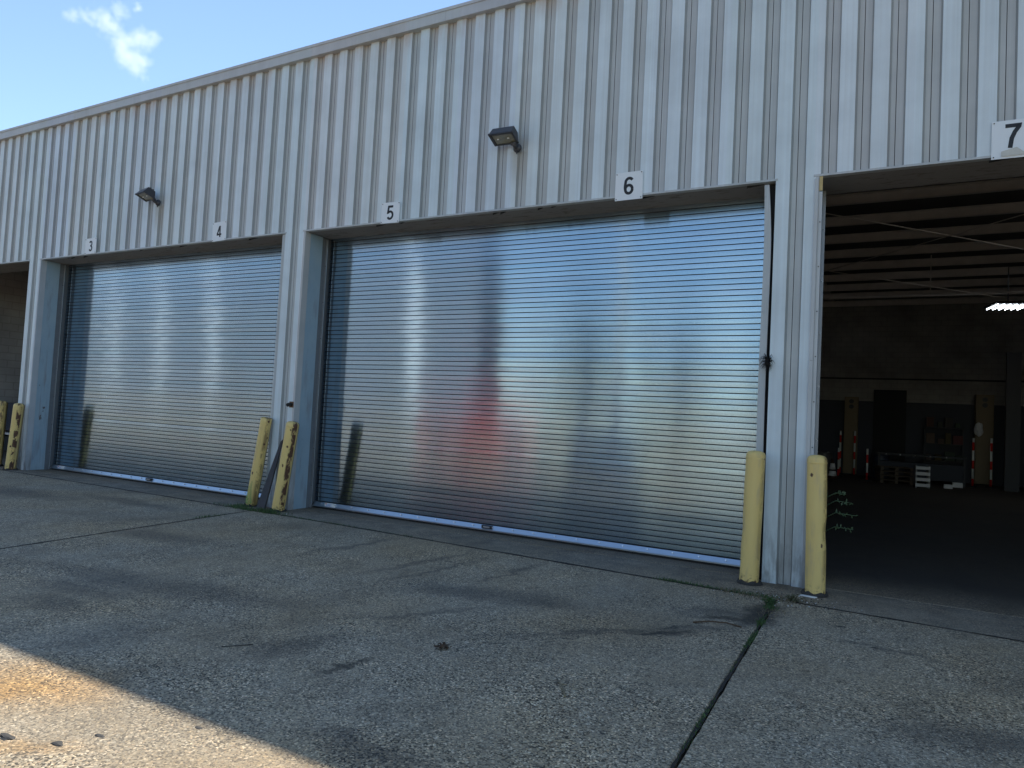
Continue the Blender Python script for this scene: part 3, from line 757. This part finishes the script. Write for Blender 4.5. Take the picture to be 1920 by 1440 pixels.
# grass in the joints: stuff
def joint_grass(name, spots, seed, mat, lab):
    rr = random.Random(seed); m = MB()
    for (x, y, n, sx, sy, h) in spots:
        for i in range(n):
            px, py = x+rr.gauss(0, sx), y+rr.gauss(0, sy)
            hh = h*rr.uniform(.3, 1.2); a = rr.uniform(0, 6.28); ln = hh*rr.uniform(.2, 1.1); w = rr.uniform(.0025, .006)
            d = Vector((math.cos(a), math.sin(a), 0)); s2 = Vector((-d.y, d.x, 0))*w/2
            p = Vector((px, py, -.01)); q = p+d*ln*.4+Vector((0,0,hh*.7+.01)); e = p+d*ln+Vector((0,0,hh+.01))
            m.quad(p-s2, p+s2, q+s2, q-s2); m.tri(q-s2, q+s2, e)
    o = m.build(name, mat); tag(o, kind='stuff'); return o
sp = []
rr = random.Random(3)
for i in range(26):                         # perpendicular joint towards the camera
    y = -1.1-i*.17
    if y > -5.2: sp.append((rx(y), y, rr.choice([0, 2, 4, 10]), .006, .07, rr.choice([.010, .015, .02])))
sp += [(rx(-1.75)-.0, -1.72, 90, .014, .06, .04), (rx(-2.3), -2.25, 130, .010, .13, .026), (rx(-3.9), -3.95, 50, .008, .16, .02), (rx(-1.2), -1.15, 90, .03, .05, .04)]
sp += [(13.46, jy(13.46), 220, .11, .010, .035), (13.75, jy(13.75), 70, .10, .012, .03), (14.0, jy(14)-.01, 90, .12, .014, .03), (14.3, jy(14.3), 120, .12, .02, .035)]
sp += [(7.1, -.46, 500, .28, .035, .045), (7.35, -.42, 300, .14, .05, .06), (6.7, -.42, 260, .22, .04, .05), (6.62, -.30, 120, .06, .05, .06), (8.0, jy(8), 140, .30, .008, .02), (8.8, jy(8.8), 120, .3, .008, .02), (9.8, jy(9.8), 60, .3, .006, .018), (7.14, -1.35, 130, .012, .14, .035)]
joint_grass('grass', sp, 4, MAT['grass'], '')
joint_grass('dead_grass', [(14.36, -.80, 260, .16, .06, .03), (14.05, -.70, 200, .10, .04, .03), (14.5, -1.25, 120, .06, .10, .02), (14.62, -.62, 180, .12, .06, .02)], 9, MAT['dry'], '')

# soil and dirt built up along the joints
def joint_dirt(pts, seed, w0=.008, w1=.03):
    m = MB(); L_, R_ = [], []
    fine = []
    for a, c in zip(pts, pts[1:]):
        a, c = Vector((*a, 0)), Vector((*c, 0)); k = max(1, int((c-a).length/.03))
        fine += [a.lerp(c, i/k) for i in range(k)]
    fine.append(Vector((*pts[-1], 0)))
    for i, p in enumerate(fine):
        t = (fine[min(i+1, len(fine)-1)]-fine[max(i-1, 0)]).normalized(); nr = Vector((-t.y, t.x, 0))
        f1 = max(0, mn.noise(p*2.3+Vector((seed, 0, 0)))+.25)*w1+w0+abs(mn.noise(p*16))*.012
        f2 = max(0, mn.noise(p*2.9+Vector((0, seed, 0)))+.25)*w1+w0+abs(mn.noise(p*19))*.012
        L_.append(p+nr*f1+Vector((0, 0, .0025))); R_.append(p-nr*f2+Vector((0, 0, .0025)))
    for i in range(len(fine)-1): m.quad(R_[i], R_[i+1], L_[i+1], L_[i])
    o = m.build('joint_dirt', MAT['soil']); tag(o, kind='stuff')
joint_dirt(jline(-8, 14.3, 0), 1.0, .010, .030)
joint_dirt(jline(14.62, 22, 0), 2.0, .006, .02)
joint_dirt([(rx(-.78), -.78), (rx(-2.0), -2.0), (rx(-6), -6)], 3.0, .003, .010)
joint_dirt([(lx(-.5), -.5), (lx(-3), -3.0), (lx(-9), -9)], 4.0, .008, .02)

# grit and litter (uncountable crumbs)
rr = random.Random(12); m = MB()
def crumb(m, x, y, s, mi):
    a = rr.uniform(0, 6.28); pts = []
    for k in range(4):
        an = a+k*math.pi/2+rr.uniform(-.4, .4); r0 = s*rr.uniform(.5, 1)
        pts.append((x+r0*math.cos(an), y+r0*math.sin(an)))
    h = s*rr.uniform(.3, .8)
    m.hexa([(p[0], p[1], .0) for p in pts]+[(x+(p[0]-x)*.6, y+(p[1]-y)*.6, h) for p in pts], mi)
for i in range(420):
    crumb(m, 14.48+rr.gauss(0, .28), -.68+rr.gauss(0, .14), rr.uniform(.003, .010), rr.choice([0, 0, 0, 1, 1, 2]))
for i in range(260):
    crumb(m, rr.uniform(7.5, 17), -rr.uniform(.8, 7), rr.uniform(.002, .006), rr.choice([0, 0, 0, 1, 2]))
for i in range(120):
    crumb(m, rx(-1.3)+rr.gauss(0, .05), -1.35+rr.gauss(0, .25), rr.uniform(.003, .008), 0)
for i in range(90):
    crumb(m, 7.2+rr.gauss(0, .4), -.4+rr.gauss(0, .08), rr.uniform(.003, .009), rr.choice([0, 0, 1, 2]))
o = m.build('grit', [MAT['stone'], MAT['deadleaf'], MAT['white']]); tag(o, kind='stuff')

# ------------------------------------------------------------------ litter that one can point at
def leafpile(loc, n, rad, lab, name='dead_leaf'):
    rr = random.Random(int(loc[0]*100)); m = MB()
    for i in range(n):
        c = Vector((max(-rad, min(rad, rr.gauss(0, rad*.38))), max(-rad, min(rad, rr.gauss(0, rad*.38))), rr.uniform(.004, .03))); d = Vector((rr.gauss(0,1), rr.gauss(0,1), rr.gauss(0,.5))).normalized()
        s2 = d.cross(Vector((rr.gauss(0,.4), rr.gauss(0,.4), 1))).normalized(); l = rr.uniform(.015, .035)
        m.quad(c-d*l*.5, c+s2*l*.4, c+d*l*.5+Vector((0,0,.006)), c-s2*l*.4)
    o = m.build(name, MAT['deadleaf'], loc=loc); tag(o, lab, 'leaf')
leafpile((12.76, -3.87, 0), 60, .075, 'crumpled brown leaf clump alone on the shaded concrete')
def twig(loc, pts, r, mat, lab):
    m = MB(); m.tube(pts, r, 6)
    p = Vector(pts[1]); m.tube([p, p+Vector((.03, .02, .004))], [r*.7, r*.4], 5)
    o = m.build('twig', mat, loc=loc); tag(o, lab, 'twig', 'twigs fallen on the yard'); return o
twig((13.74, -4.0, .006), [(-.075, .07, 0), (-.03, .01, .004), (.02, -.06, .002), (.06, -.13, 0)], .006, MAT['dry'], 'pale dry stalk on the concrete nearest the right-hand joint')
twig((11.68, -4.66, .005), [(-.07, -.06, 0), (0, 0, .004), (.05, .09, 0)], .003, MAT['stone'], 'thin dark twig lying just inside the shadow edge')
twig((14.17, -1.98, .006), [(-.16, -.10, 0), (-.05, -.02, .01), (.08, .02, .012), (.2, .02, 0)], .006, MAT['deadleaf'], 'dark brown stick beside the stained joint')
def lump(loc, s, lab, seed, mat='stone'):
    rr = random.Random(seed); bm = bmesh.new(); bmesh.ops.create_icosphere(bm, subdivisions=2, radius=s)
    for v in bm.verts:
        k = 1+mn.noise(v.co*30+Vector((seed*3, 0, 0)))*.9
        v.co.x *= k; v.co.y *= k*.7; v.co.x *= 1.35; v.co.z = max(-.002, v.co.z*.22*k)
    me = bpy.data.meshes.new('stone'); bm.to_mesh(me); bm.free(); me.materials.append(MAT[mat])
    o = bpy.data.objects.new('stone', me); COL.objects.link(o); o.location = loc; tag(o, lab, 'stone', 'small dark lumps on the sunlit concrete'); return o
lump((12.479, -5.561, 0), .016, 'small black lump near the shadow edge on the sunny corner', 1)
lump((12.193, -5.885, 0), .020, 'larger dark lump between two others on the sunny corner', 2)
lump((12.117, -6.025, 0), .024, 'flat ragged dark lump on the sunny corner below the rusty stain', 3)
lump((11.865, -6.125, 0), .034, 'broad dark lump at the left edge of the picture', 4)
m = MB(); m.hexa([(-.075,-.02,.003),(.06,-.045,.003),(.08,-.005,.003),(-.06,.03,.003),(-.075,-.02,.010),(.06,-.045,.016),(.08,-.005,.012),(-.06,.03,.008)])
o = m.build('paper_scrap', MAT['white'], loc=(14.70, -.41, .0)); tag(o, 'crumpled grey-white paper scrap at the foot of the dented bollard', 'litter')

# ------------------------------------------------------------------ inside the open bay
def glow(name, col, s):
    g = G(name); e = g.n('ShaderNodeEmission', {0: (*col, 1), 1: s}); g.nt.links.new(e.outputs[0], g.out.inputs[0]); return g.mat
MAT['tube'] = glow('lit_tube', (.85, .93, 1.0), 12.0)
def highbay(loc, lab):
    f = empty('ceiling_light', loc, (0, 0, R(12))); tag(f, lab, 'light', 'lit tube lights under the roof')
    m = MB(); m.box(-.42, .42, -.48, .48, .035, .10); m.box(-.01, .01, -.01, .01, .10, 1.1); m.build('light_housing', MAT['machine'], f)
    for i in range(6):
        m = MB(); m.tube([(-.36+.145*i, -.45, .015), (-.36+.145*i, .45, .015)], .0065, 8); m.build('tube', MAT['tube'], f)
    return f
highbay((17.83, 15.0, 5.18), 'lit six-tube ceiling light hanging in the open bay')
highbay((18.72, 15.0, 5.98), 'lit ceiling light cut by the right edge of the picture')

def stripes():
    g = G('red_white_bands'); P = g.obj(); q = g.sep(P)
    f = g.M('GREATER_THAN', g.M('FRACT', g.M('MULTIPLY', q[2], 1.62)), .45)
    return g.bsdf(g.mix(f, (.70, .03, .02), (.85, .85, .80)), .4)
MAT['stripes'] = stripes()
def bpost(x, y, z0, h, lab):
    p = empty('barrier_post', (x, y, z0)); tag(p, lab, 'post', 'red and white posts in the open bay')
    m = MB(); m.tube([(0, 0, .04), (0, 0, h)], .034, 12); m.build('striped_pole', MAT['stripes'], p)
    m = MB(); m.lathe([(.16, 0), (.16, .02), (.05, .045)], 18); m.build('post_base', MAT['black'], p)
bpost(14.39, 19.5, 0, 1.10, 'red and white post third from the left in the open bay')
bpost(13.33, 23.0-.6, 0, 1.68, 'leftmost tall red and white post in the open bay')
bpost(13.83, 23.0-.6, 0, 1.70, 'second tall red and white post, in front of the left tan cabinet')
bpost(13.40, 20.8, 0, 1.05, 'dim low red and white post above the traffic cone')
bpost(17.55, 20.9, 0, 1.66, 'red and white post left of the right tan cabinet')
bpost(18.09, 21.2, 0, 1.68, 'rightmost red and white post in the open bay')
cn = empty('traffic_cone', (13.385, 18.5, 0)); tag(cn, 'traffic cone with two white bands beside the dented bollard', 'cone')
m = MB(); m.lathe([(.15, .03), (.12, .16), (.08, .42), (.035, .70)], 20); m.build('cone_body', simple('cone_dark_orange', (.05, .02, .01), .6), cn)
for a, c in ((.14, .30), (.36, .56)):
    rb_ = lambda z: .008+(.12-(z-.16)*.04/.26 if z < .42 else .08-(z-.42)*.045/.28)+(max(0, .16-z)*.23)
    ra, rc = rb_(a), rb_(c)
    m = MB(); m.lathe([(ra, a), (rc, c)], 20); m.build('reflective_band', MAT['white'], cn)
m = MB(); m.box(-.2, .2, -.2, .2, 0, .03); m.build('cone_base', MAT['black'], cn)
def cabinet(x0, x1, y0, y1, z1, lab, right):
    c = empty('equipment_cabinet', ((x0+x1)/2, y0, 0)); tag(c, lab, 'cabinet', 'tan cabinets against the back wall')
    w = (x1-x0)/2; d = y1-y0
    m = MB(); m.box(-w, w, 0, d, .05, z1); m.build('cabinet_body', MAT['tan'], c, bevel=.01)
    m = MB(); m.box(-w+.03, w-.03, -.02, -.001, .12, z1-.55); m.build('cabinet_door', MAT['tan'], c, bevel=.004)
    for dz in (.18, .38):
        m = MB(); m.tube([(-.0, -.012, z1-dz), (-.0, .0, z1-dz)], .085, 20); m.build('fan_grille', MAT['machine'], c)
    m = MB(); m.box(w-.10, w-.08, -.05, -.02, 1.2, 1.4); m.build('handle', MAT['steel'], c)
cabinet(17.70, 18.24, 22.3, 22.9, 3.22, 'tall tan cabinet with round fan grilles beside the dark column', True)
cabinet(13.42, 13.90, 22.65, 22.92, 3.02, 'narrow tan cabinet left of the dark inner doorway', False)
o = empty('plastic_bag', (17.80, 22.18, 1.95)); tag(o, 'pale bag hanging on the right tan cabinet', 'bag')
bm = bmesh.new(); bmesh.ops.create_icosphere(bm, subdivisions=3, radius=.16)
for v in bm.verts:
    k = 1+.35*mn.noise(v.co*9); v.co = Vector((v.co.x*k*.9, v.co.y*.5*k, v.co.z*k*1.3+ (.05 if v.co.z > .1 else 0)))
me = bpy.data.meshes.new('bag_body'); bm.to_mesh(me); bm.free(); me.materials.append(MAT['white'])
bo = bpy.data.objects.new('bag_body', me); COL.objects.link(bo); bo.parent = o
wb = empty('workbench', (15.9, 20.6, 0)); tag(wb, 'long dark workbench with small white reflectors along its edge', 'workbench')
m = MB(); m.box(-1.25, 1.45, -.3, .3, .92, .98); m.build('bench_top', MAT['machine'], wb)
m = MB(); m.box(-1.2, 1.4, -.22, .25, .15, .70); m.build('bench_cupboard', MAT['navy'], wb)
for sx in (-1.2, 1.36):
    for sy in (-.26, .22):
        m = MB(); m.box(sx, sx+.05, sy, sy+.05, 0, .92); m.build('leg', MAT['machine'], wb)
for i, x in enumerate((-.95, -.52, -.08, .38, .85)):
    m = MB(); m.lathe([(.024, 0), (.026, .01), (.012, .02)], 12); m.build('reflector', MAT['white'], wb, loc=(x, -.30, .95), rot=(R(90), 0, 0))
ct = empty('crate', (16.0, 18.2, 0), (0, 0, R(8))); tag(ct, 'pale slatted crate standing on the floor of the open bay', 'crate')
for z in (.04, .22, .40, .58):
    m = MB(); m.box(-.2, .2, -.21, -.19, z, z+.10); m.build('slat', MAT['white'], ct)
for x in (-.2, .16):
    m = MB(); m.box(x, x+.04, -.19, .19, 0, .7); m.build('side_panel', simple('crate_grey', (.35, .35, .34), .7), ct)
sh = empty('shelving_unit', (16.75, 22.45, 0)); tag(sh, 'dark shelving unit with cartons between the inner doorway and the right tan cabinet', 'shelves')
for z in (.15, .75, 1.35, 1.95):
    m = MB(); m.box(-.62, .62, -.22, .22, z, z+.04); m.build('shelf', MAT['machine'], sh)
for sx in (-.62, .58):
    for sy in (-.22, .18):
        m = MB(); m.box(sx, sx+.04, sy, sy+.04, 0, 2.05); m.build('upright', MAT['machine'], sh)
rq = random.Random(31)
for z in (.19, .79, 1.39, 1.99):
    x = -.56
    while x < .4:
        w2 = rq.uniform(.14, .34); h2 = rq.uniform(.14, .42)
        c = tag(empty('carton', (16.75+x+w2/2, 22.42, z)), 'dull brown carton on the dark shelving unit', 'carton', 'cartons on the dark shelving unit')
        m = MB(); m.box(-w2/2, w2/2, -.15, .15, 0, h2); m.build('carton_body', simple('carton_brown', (rq.uniform(.05, .16), rq.uniform(.05, .11), rq.uniform(.04, .08)), .8), c, bevel=.004)
        x += w2+rq.uniform(.02, .12)
def drum(x, y, col, lab):
    d = empty('oil_drum', (x, y, 0)); tag(d, lab, 'drum', 'oil drums in the open bay')
    m = MB(); m.lathe([(.28, 0), (.285, .02), (.28, .04), (.28, .28), (.29, .295), (.28, .31), (.28, .57), (.29, .585), (.28, .60), (.28, .85), (.288, .87), (.275, .875), (.27, .86)], 28)
    m.build('drum_body', simple('drum_paint', col, .4, var=.3), d)
    m = MB(); m.lathe([(.035, .86), (.035, .885)], 12, c=(.14, .05, 0)); m.build('bung', MAT['steel'], d)
drum(14.75, 21.9, (.04, .06, .10), 'dark blue oil drum before the dark inner doorway')
drum(12.95, 20.3, (.10, .10, .10), 'grey oil drum behind the traffic cone')
pl = empty('pallet_stack', (15.2, 19.6, 0), (0, 0, R(14))); tag(pl, 'low stack of dull wooden pallets on the bay floor', 'pallets')
pw = simple('pallet_wood', (.13, .10, .07), .85, var=.4, sc=12)
for i in range(4):
    m = MB(); z = .145*i
    for a in (-.5, -.05, .4): m.box(a, a+.1, -.4, .4, z, z+.09)
    for b2 in (-.4, -.2, 0, .2, .32): m.box(-.5, .5, b2, b2+.08, z+.091, z+.113)
    m.build('pallet', pw, pl)
for (x, y, s, lab) in ((16.75, 18.9, .10, 'small white carton on the bay floor behind the crate'), (17.06, 20.5-.6, .12, 'small white carton on the bay floor left of the right-hand posts')):
    c = empty('carton', (x, y, 0)); tag(c, lab, 'carton', 'white cartons on the bay floor')
    m = MB(); m.box(-s*1.2, s*1.2, -s, s, 0, s*1.3); m.build('carton_body', MAT['white'], c, bevel=.006)
    m = MB(); m.box(-s*1.15, s*1.15, -s*.95, 0, s*1.3, s*1.34); m.build('flap', MAT['white'], c)
cb = empty('storage_cabinet', (-4.9, 2.4, 0)); tag(cb, 'dark blue low cabinet seen through the leftmost open bay', 'cabinet')
m = MB(); m.box(-.9, .9, -.5, .5, .55, 1.25); m.build('cabinet_body', MAT['navy'], cb)
m = MB(); m.box(-.95, .95, -.55, .55, .45, .50); m.build('shelf', MAT['purlin'], cb)
m = MB(); m.box(-.85, .85, -.45, .45, .02, .40); m.build('plinth', MAT['machine'], cb)

# ------------------------------------------------------------------ across the yard (what the shiny doors mirror)
opp = empty('opposite_warehouse', (-28, -31, 0)); tag(opp, 'sunlit pale warehouse across the yard, mirrored in the doors', 'building')
MAT['oppwall'] = paint('opposite_wall_paint', (.27, .32, .38), (.25, .25, .26), .5, rust=False)
m = MB(); m.box(-40, 19, -3, 0, 1.1, 12.4); m.build('wall', MAT['oppwall'], opp)
m = MB(); m.box(-40, 19, -3, .1, 0, 1.1); m.build('plinth', simple('plinth_block', (.22, .20, .18), .8), opp)
m = MB(); m.box(-40.2, 19.2, -3.2, .25, 12.4, 12.7); m.build('roof', MAT['fascia'], opp)
for x in (-21.3, -14.4, -7.0, 13.6):
    m = MB(); m.box(x-.6, x+.6, .001, .14, 2.1, 11.8); m.build('translucent_panel', simple('white_panel', (.92, .93, .92), .5, var=.02), opp)
for x in (-24.0, -4.0, 5.0):
    m = MB(); m.tube([(x, .18, 1.2), (x, .18, 12.3)], .09, 10); m.build('downspout', MAT['white'], opp)
for x in (-18, -10.5, 1.0, 9.0):
    m = MB(); m.box(x-1.8, x+1.8, .001, .05, 1.1, 4.2); m.build('dock_door', simple('dock_door_paint', (.25, .28, .33), .5), opp)

def vehicle(name, loc, rz, lab, cat, body, truck):
    v = empty(name, loc, (0, 0, R(rz))); tag(v, lab, cat)
    Lh, W_ = 2.75, .95
    if truck: pf = [(-2.75,.45),(-2.75,1.12),(-.55,1.15),(-.50,1.78),(.75,1.80),(1.25,1.22),(2.65,1.10),(2.75,.5)]
    else: pf = [(-2.3,.35),(-2.35,.95),(-1.7,1.05),(-1.1,1.45),(.3,1.46),(1.05,1.02),(2.2,.85),(2.3,.35)]
    m = MB(); n = len(pf)
    for sx in (-1, 1):
        for i, (x, z) in enumerate(pf):
            yy = W_*(.82 if z > 1.4 else 1)
            m.v.append((x, sx*yy, z))
    m.f.append(tuple(range(n))); m.f.append(tuple(range(2*n-1, n-1, -1))); m.m += [0, 0]; m.sm += [False, False]
    for i in range(n):
        j = (i+1) % n; m.f.append((i, n+i, n+j, j)); m.m.append(0); m.sm.append(False)
    m.build('body', body, v, bevel=.05)
    gl = simple('vehicle_glass', (.02, .025, .03), .1)
    for sx in (-1, 1):
        m = MB(); y = sx*W_*.93
        a = (-.42, .7) if truck else (-1.0, .45)
        zb, zt = (1.25, 1.68) if truck else (1.03, 1.36)
        m.hexa([(a[0], y-.06, zb), (a[1]+.25, y-.06, zb), (a[1]+.25, y+.03, zb), (a[0], y+.03, zb), (a[0]+.1, y*.93-.05, zt), (a[1], y*.93-.05, zt), (a[1], y*.93+.02, zt), (a[0]+.1, y*.93+.02, zt)])
        m.build('side_window', gl, v)
    for x in ((-1.75, 1.75) if truck else (-1.45, 1.4)):
        for sx in (-1, 1):
            w_ = MB(); w_.tube([(0, -.12, 0), (0, .12, 0)], .37 if truck else .32, 24)
            wo = w_.build('wheel', MAT['black'], v, loc=(x, sx*(W_-.08), .37 if truck else .32))
            r_ = MB(); r_.tube([(0, -.125, 0), (0, .125, 0)], .2, 16); r_.build('rim', MAT['steel'], wo)
    for sy in (-.7, .7):
        fx = 2.74 if truck else 2.29
        m = MB(); m.box(fx-.05, fx+.03, sy-.15, sy+.15, .75, .92); m.build('headlight', MAT['white'], v)
        m = MB(); m.box(-fx-.03-.02, -fx+.03, sy-.1, sy+.1, .75, 1.0); m.build('taillight', simple('taillight_red', (.5, .02, .02), .3), v)
vehicle('parked_pickup', (2.3, -13.4, 0), 4, 'red pickup parked in the sunny yard, mirrored in the wide door', 'pickup', simple('red_car_paint', (.60, .03, .03), .3, var=.05), True)
vehicle('parked_car', (7.4, -11.6, 0), 62, 'dark blue car parked in the yard, mirrored in the wide door', 'car', simple('blue_car_paint', (.02, .04, .12), .25, var=.05), False)

# trees beyond the yard
leafm = simple('tree_leaf', (.11, .15, .09), .6, var=.4, sc=3); barkm = simple('bark', (.12, .09, .07), .9, sc=8, bump=.5)
def tree(x, y, h, r, seed, lab):
    t = empty('tree', (x, y, 0)); tag(t, lab, 'tree', 'trees beyond the yard')
    rr = random.Random(seed); m = MB()
    m.tube([(0,0,0),(.1,.05,h*.3),(-.05,.1,h*.6),(.05,0,h*.85)], [.28,.22,.13,.04], 8)
    for i in range(7):
        a = rr.uniform(0, 6.28); z = h*rr.uniform(.3, .6); m.tube([(0,0,z),(math.cos(a)*r*.4, math.sin(a)*r*.4, z+h*.12),(math.cos(a)*r*.75, math.sin(a)*r*.75, z+h*.22)], [.1,.06,.02], 6)
    m.build('trunk', barkm, t)
    m = MB()
    cl = [(Vector((rr.gauss(0, r*.42), rr.gauss(0, r*.42), h*rr.uniform(.42, .95))), rr.uniform(.2, .42)*r) for _ in range(26)]
    for c, cr in cl:
        for i in range(110):
            d = Vector((rr.gauss(0,1), rr.gauss(0,1), rr.gauss(0,1))).normalized()*cr*rr.uniform(.5, 1.05); p = c+d
            u = Vector((rr.gauss(0,1), rr.gauss(0,1), rr.gauss(0,1))).normalized(); v = u.cross(d).normalized(); s = rr.uniform(.08, .2)
            m.quad(p-u*s, p+v*s*.6, p+u*s, p-v*s*.6)
    m.build('crown', leafm, t)
tree(-6.0, -42, 9.0, 3.6, 1, 'broad leafy tree right of the opposite warehouse')
tree(-.5, -48, 8.0, 3.2, 2, 'rounded leafy tree next to the pale pole')
tree(5.2, -56, 6.5, 2.6, 3, 'small far tree mirrored at the right of the wide door')
up = empty('utility_pole', (1.0, -30.0, 0)); tag(up, 'pale utility pole across the yard', 'pole')
m = MB(); m.tube([(0,0,0),(0,0,12.5)], [.24,.17], 12); m.build('pole', simple('pale_pole', (.55, .55, .52), .7), up)
m = MB(); m.box(-1.1, 1.1, -.06, .06, 11.5, 11.64); m.build('crossarm', barkm, up)

# ------------------------------------------------------------------ cloud
CC = Vector((-1150, 690, 598))
pts = [((-1225,647,632),13),((-1202,660,635),18),((-1178,674,629),22),((-1155,686,645),16),((-1129,699,653),12),((-1165,680,614),24),((-1148,692,592),26),((-1122,705,600),24),((-1103,716,604),16),((-1141,697,570),26),((-1124,707,566),22),((-1128,705,547),16),((-1118,711,535),9)]
bm = bmesh.new()
for p, r_ in pts:
    mt = Matrix.Translation(Vector(p)-CC)
    bmesh.ops.create_icosphere(bm, subdivisions=3, radius=r_*1.7, matrix=mt)
me = bpy.data.meshes.new('cloud'); bm.to_mesh(me); bm.free()
cl = bpy.data.objects.new('cloud', me); COL.objects.link(cl); cl.location = CC
rm = cl.modifiers.new('union', 'REMESH'); rm.mode = 'VOXEL'; rm.voxel_size = 4.0
g = G('cloud_vapour'); P = g.obj()
wv = g.n('ShaderNodeVectorMath', {0: g.n('ShaderNodeVectorMath', {0: g.noisec(P, .035, 6, .65), 1: (.5,.5,.5)}, operation='SUBTRACT').outputs[0], 3: 46.0}, operation='SCALE').outputs[0]
Pw = g.n('ShaderNodeVectorMath', {0: P, 1: wv}).outputs[0]
f = None
for p, r_ in pts:
    d = g.n('ShaderNodeVectorMath', {0: Pw, 1: tuple(Vector(p)-CC)}, operation='DISTANCE').outputs['Value']
    e = g.M('MULTIPLY_ADD', d, -1.0/(r_*1.15), 1.0)
    f = e if f is None else g.M('MAXIMUM', f, e)
nz = g.noise(P, .055, 9, .74)
den = g.M('MULTIPLY', g.M('SUBTRACT', g.M('ADD', f, g.M('MULTIPLY', nz, 1.5)), .96), .022, clamp=False)
den = g.M('MAXIMUM', den, 0.0)
pv = g.n('ShaderNodeVolumePrincipled', {'Color': (.92, .93, .95, 1), 'Density': den, 'Anisotropy': .6})
g.nt.links.new(pv.outputs[0], g.out.inputs[1]); me.materials.append(g.mat)
tag(cl, kind='structure')

# ------------------------------------------------------------------ light
w = bpy.data.worlds.new('World'); S.world = w; w.use_nodes = True
nt = w.node_tree; sk = nt.nodes.new('ShaderNodeTexSky'); sk.sky_type = 'NISHITA'; sk.sun_disc = False
SUN = Vector((-.637, 1.0, 1.331)).normalized()
sk.sun_elevation = math.asin(SUN.z); sk.sun_rotation = math.atan2(SUN.x, SUN.y)
sk.air_density = 1.0; sk.dust_density = 0.0; sk.ozone_density = 1.5
nt.links.new(sk.outputs[0], nt.nodes['Background'].inputs[0]); nt.nodes['Background'].inputs[1].default_value = .087
ld = bpy.data.lights.new('sun', 'SUN'); ld.energy = 2.55; ld.angle = R(.53); ld.color = (1.0, .93, .82)
lo = bpy.data.objects.new('sun', ld); COL.objects.link(lo); lo.rotation_euler = (-SUN).to_track_quat('-Z', 'Y').to_euler(); lo.location = (0, 0, 30)

# ------------------------------------------------------------------ camera
cd = bpy.data.cameras.new('camera'); cam = bpy.data.objects.new('camera', cd); COL.objects.link(cam); S.camera = cam
cd.sensor_fit = 'HORIZONTAL'; cd.sensor_width = 36; cd.lens = 36*1338.8/1920; cd.clip_start = .05; cd.clip_end = 6000
yaw, pitch, roll = .504, .044, .052
fw = Vector((-math.sin(yaw)*math.cos(pitch), math.cos(yaw)*math.cos(pitch), math.sin(pitch)))
rt = Vector((math.cos(yaw), math.sin(yaw), 0)); up_ = rt.cross(fw)
rr_ = rt*math.cos(roll)+up_*math.sin(roll); uu = -rt*math.sin(roll)+up_*math.cos(roll)
M4 = Matrix((( rr_.x, uu.x, -fw.x, 15.477), (rr_.y, uu.y, -fw.y, -7.996), (rr_.z, uu.z, -fw.z, 1.608), (0, 0, 0, 1)))
cam.matrix_world = M4

S.view_settings.view_transform = 'Standard'; S.view_settings.look = 'None'; S.view_settings.exposure = 1.14; S.view_settings.gamma = 1
S.cycles.max_bounces = 8; S.cycles.diffuse_bounces = 4; S.cycles.glossy_bounces = 4; S.cycles.volume_bounces = 2
S.cycles.use_denoising = True
S.cycles.denoising_prefilter = 'ACCURATE'
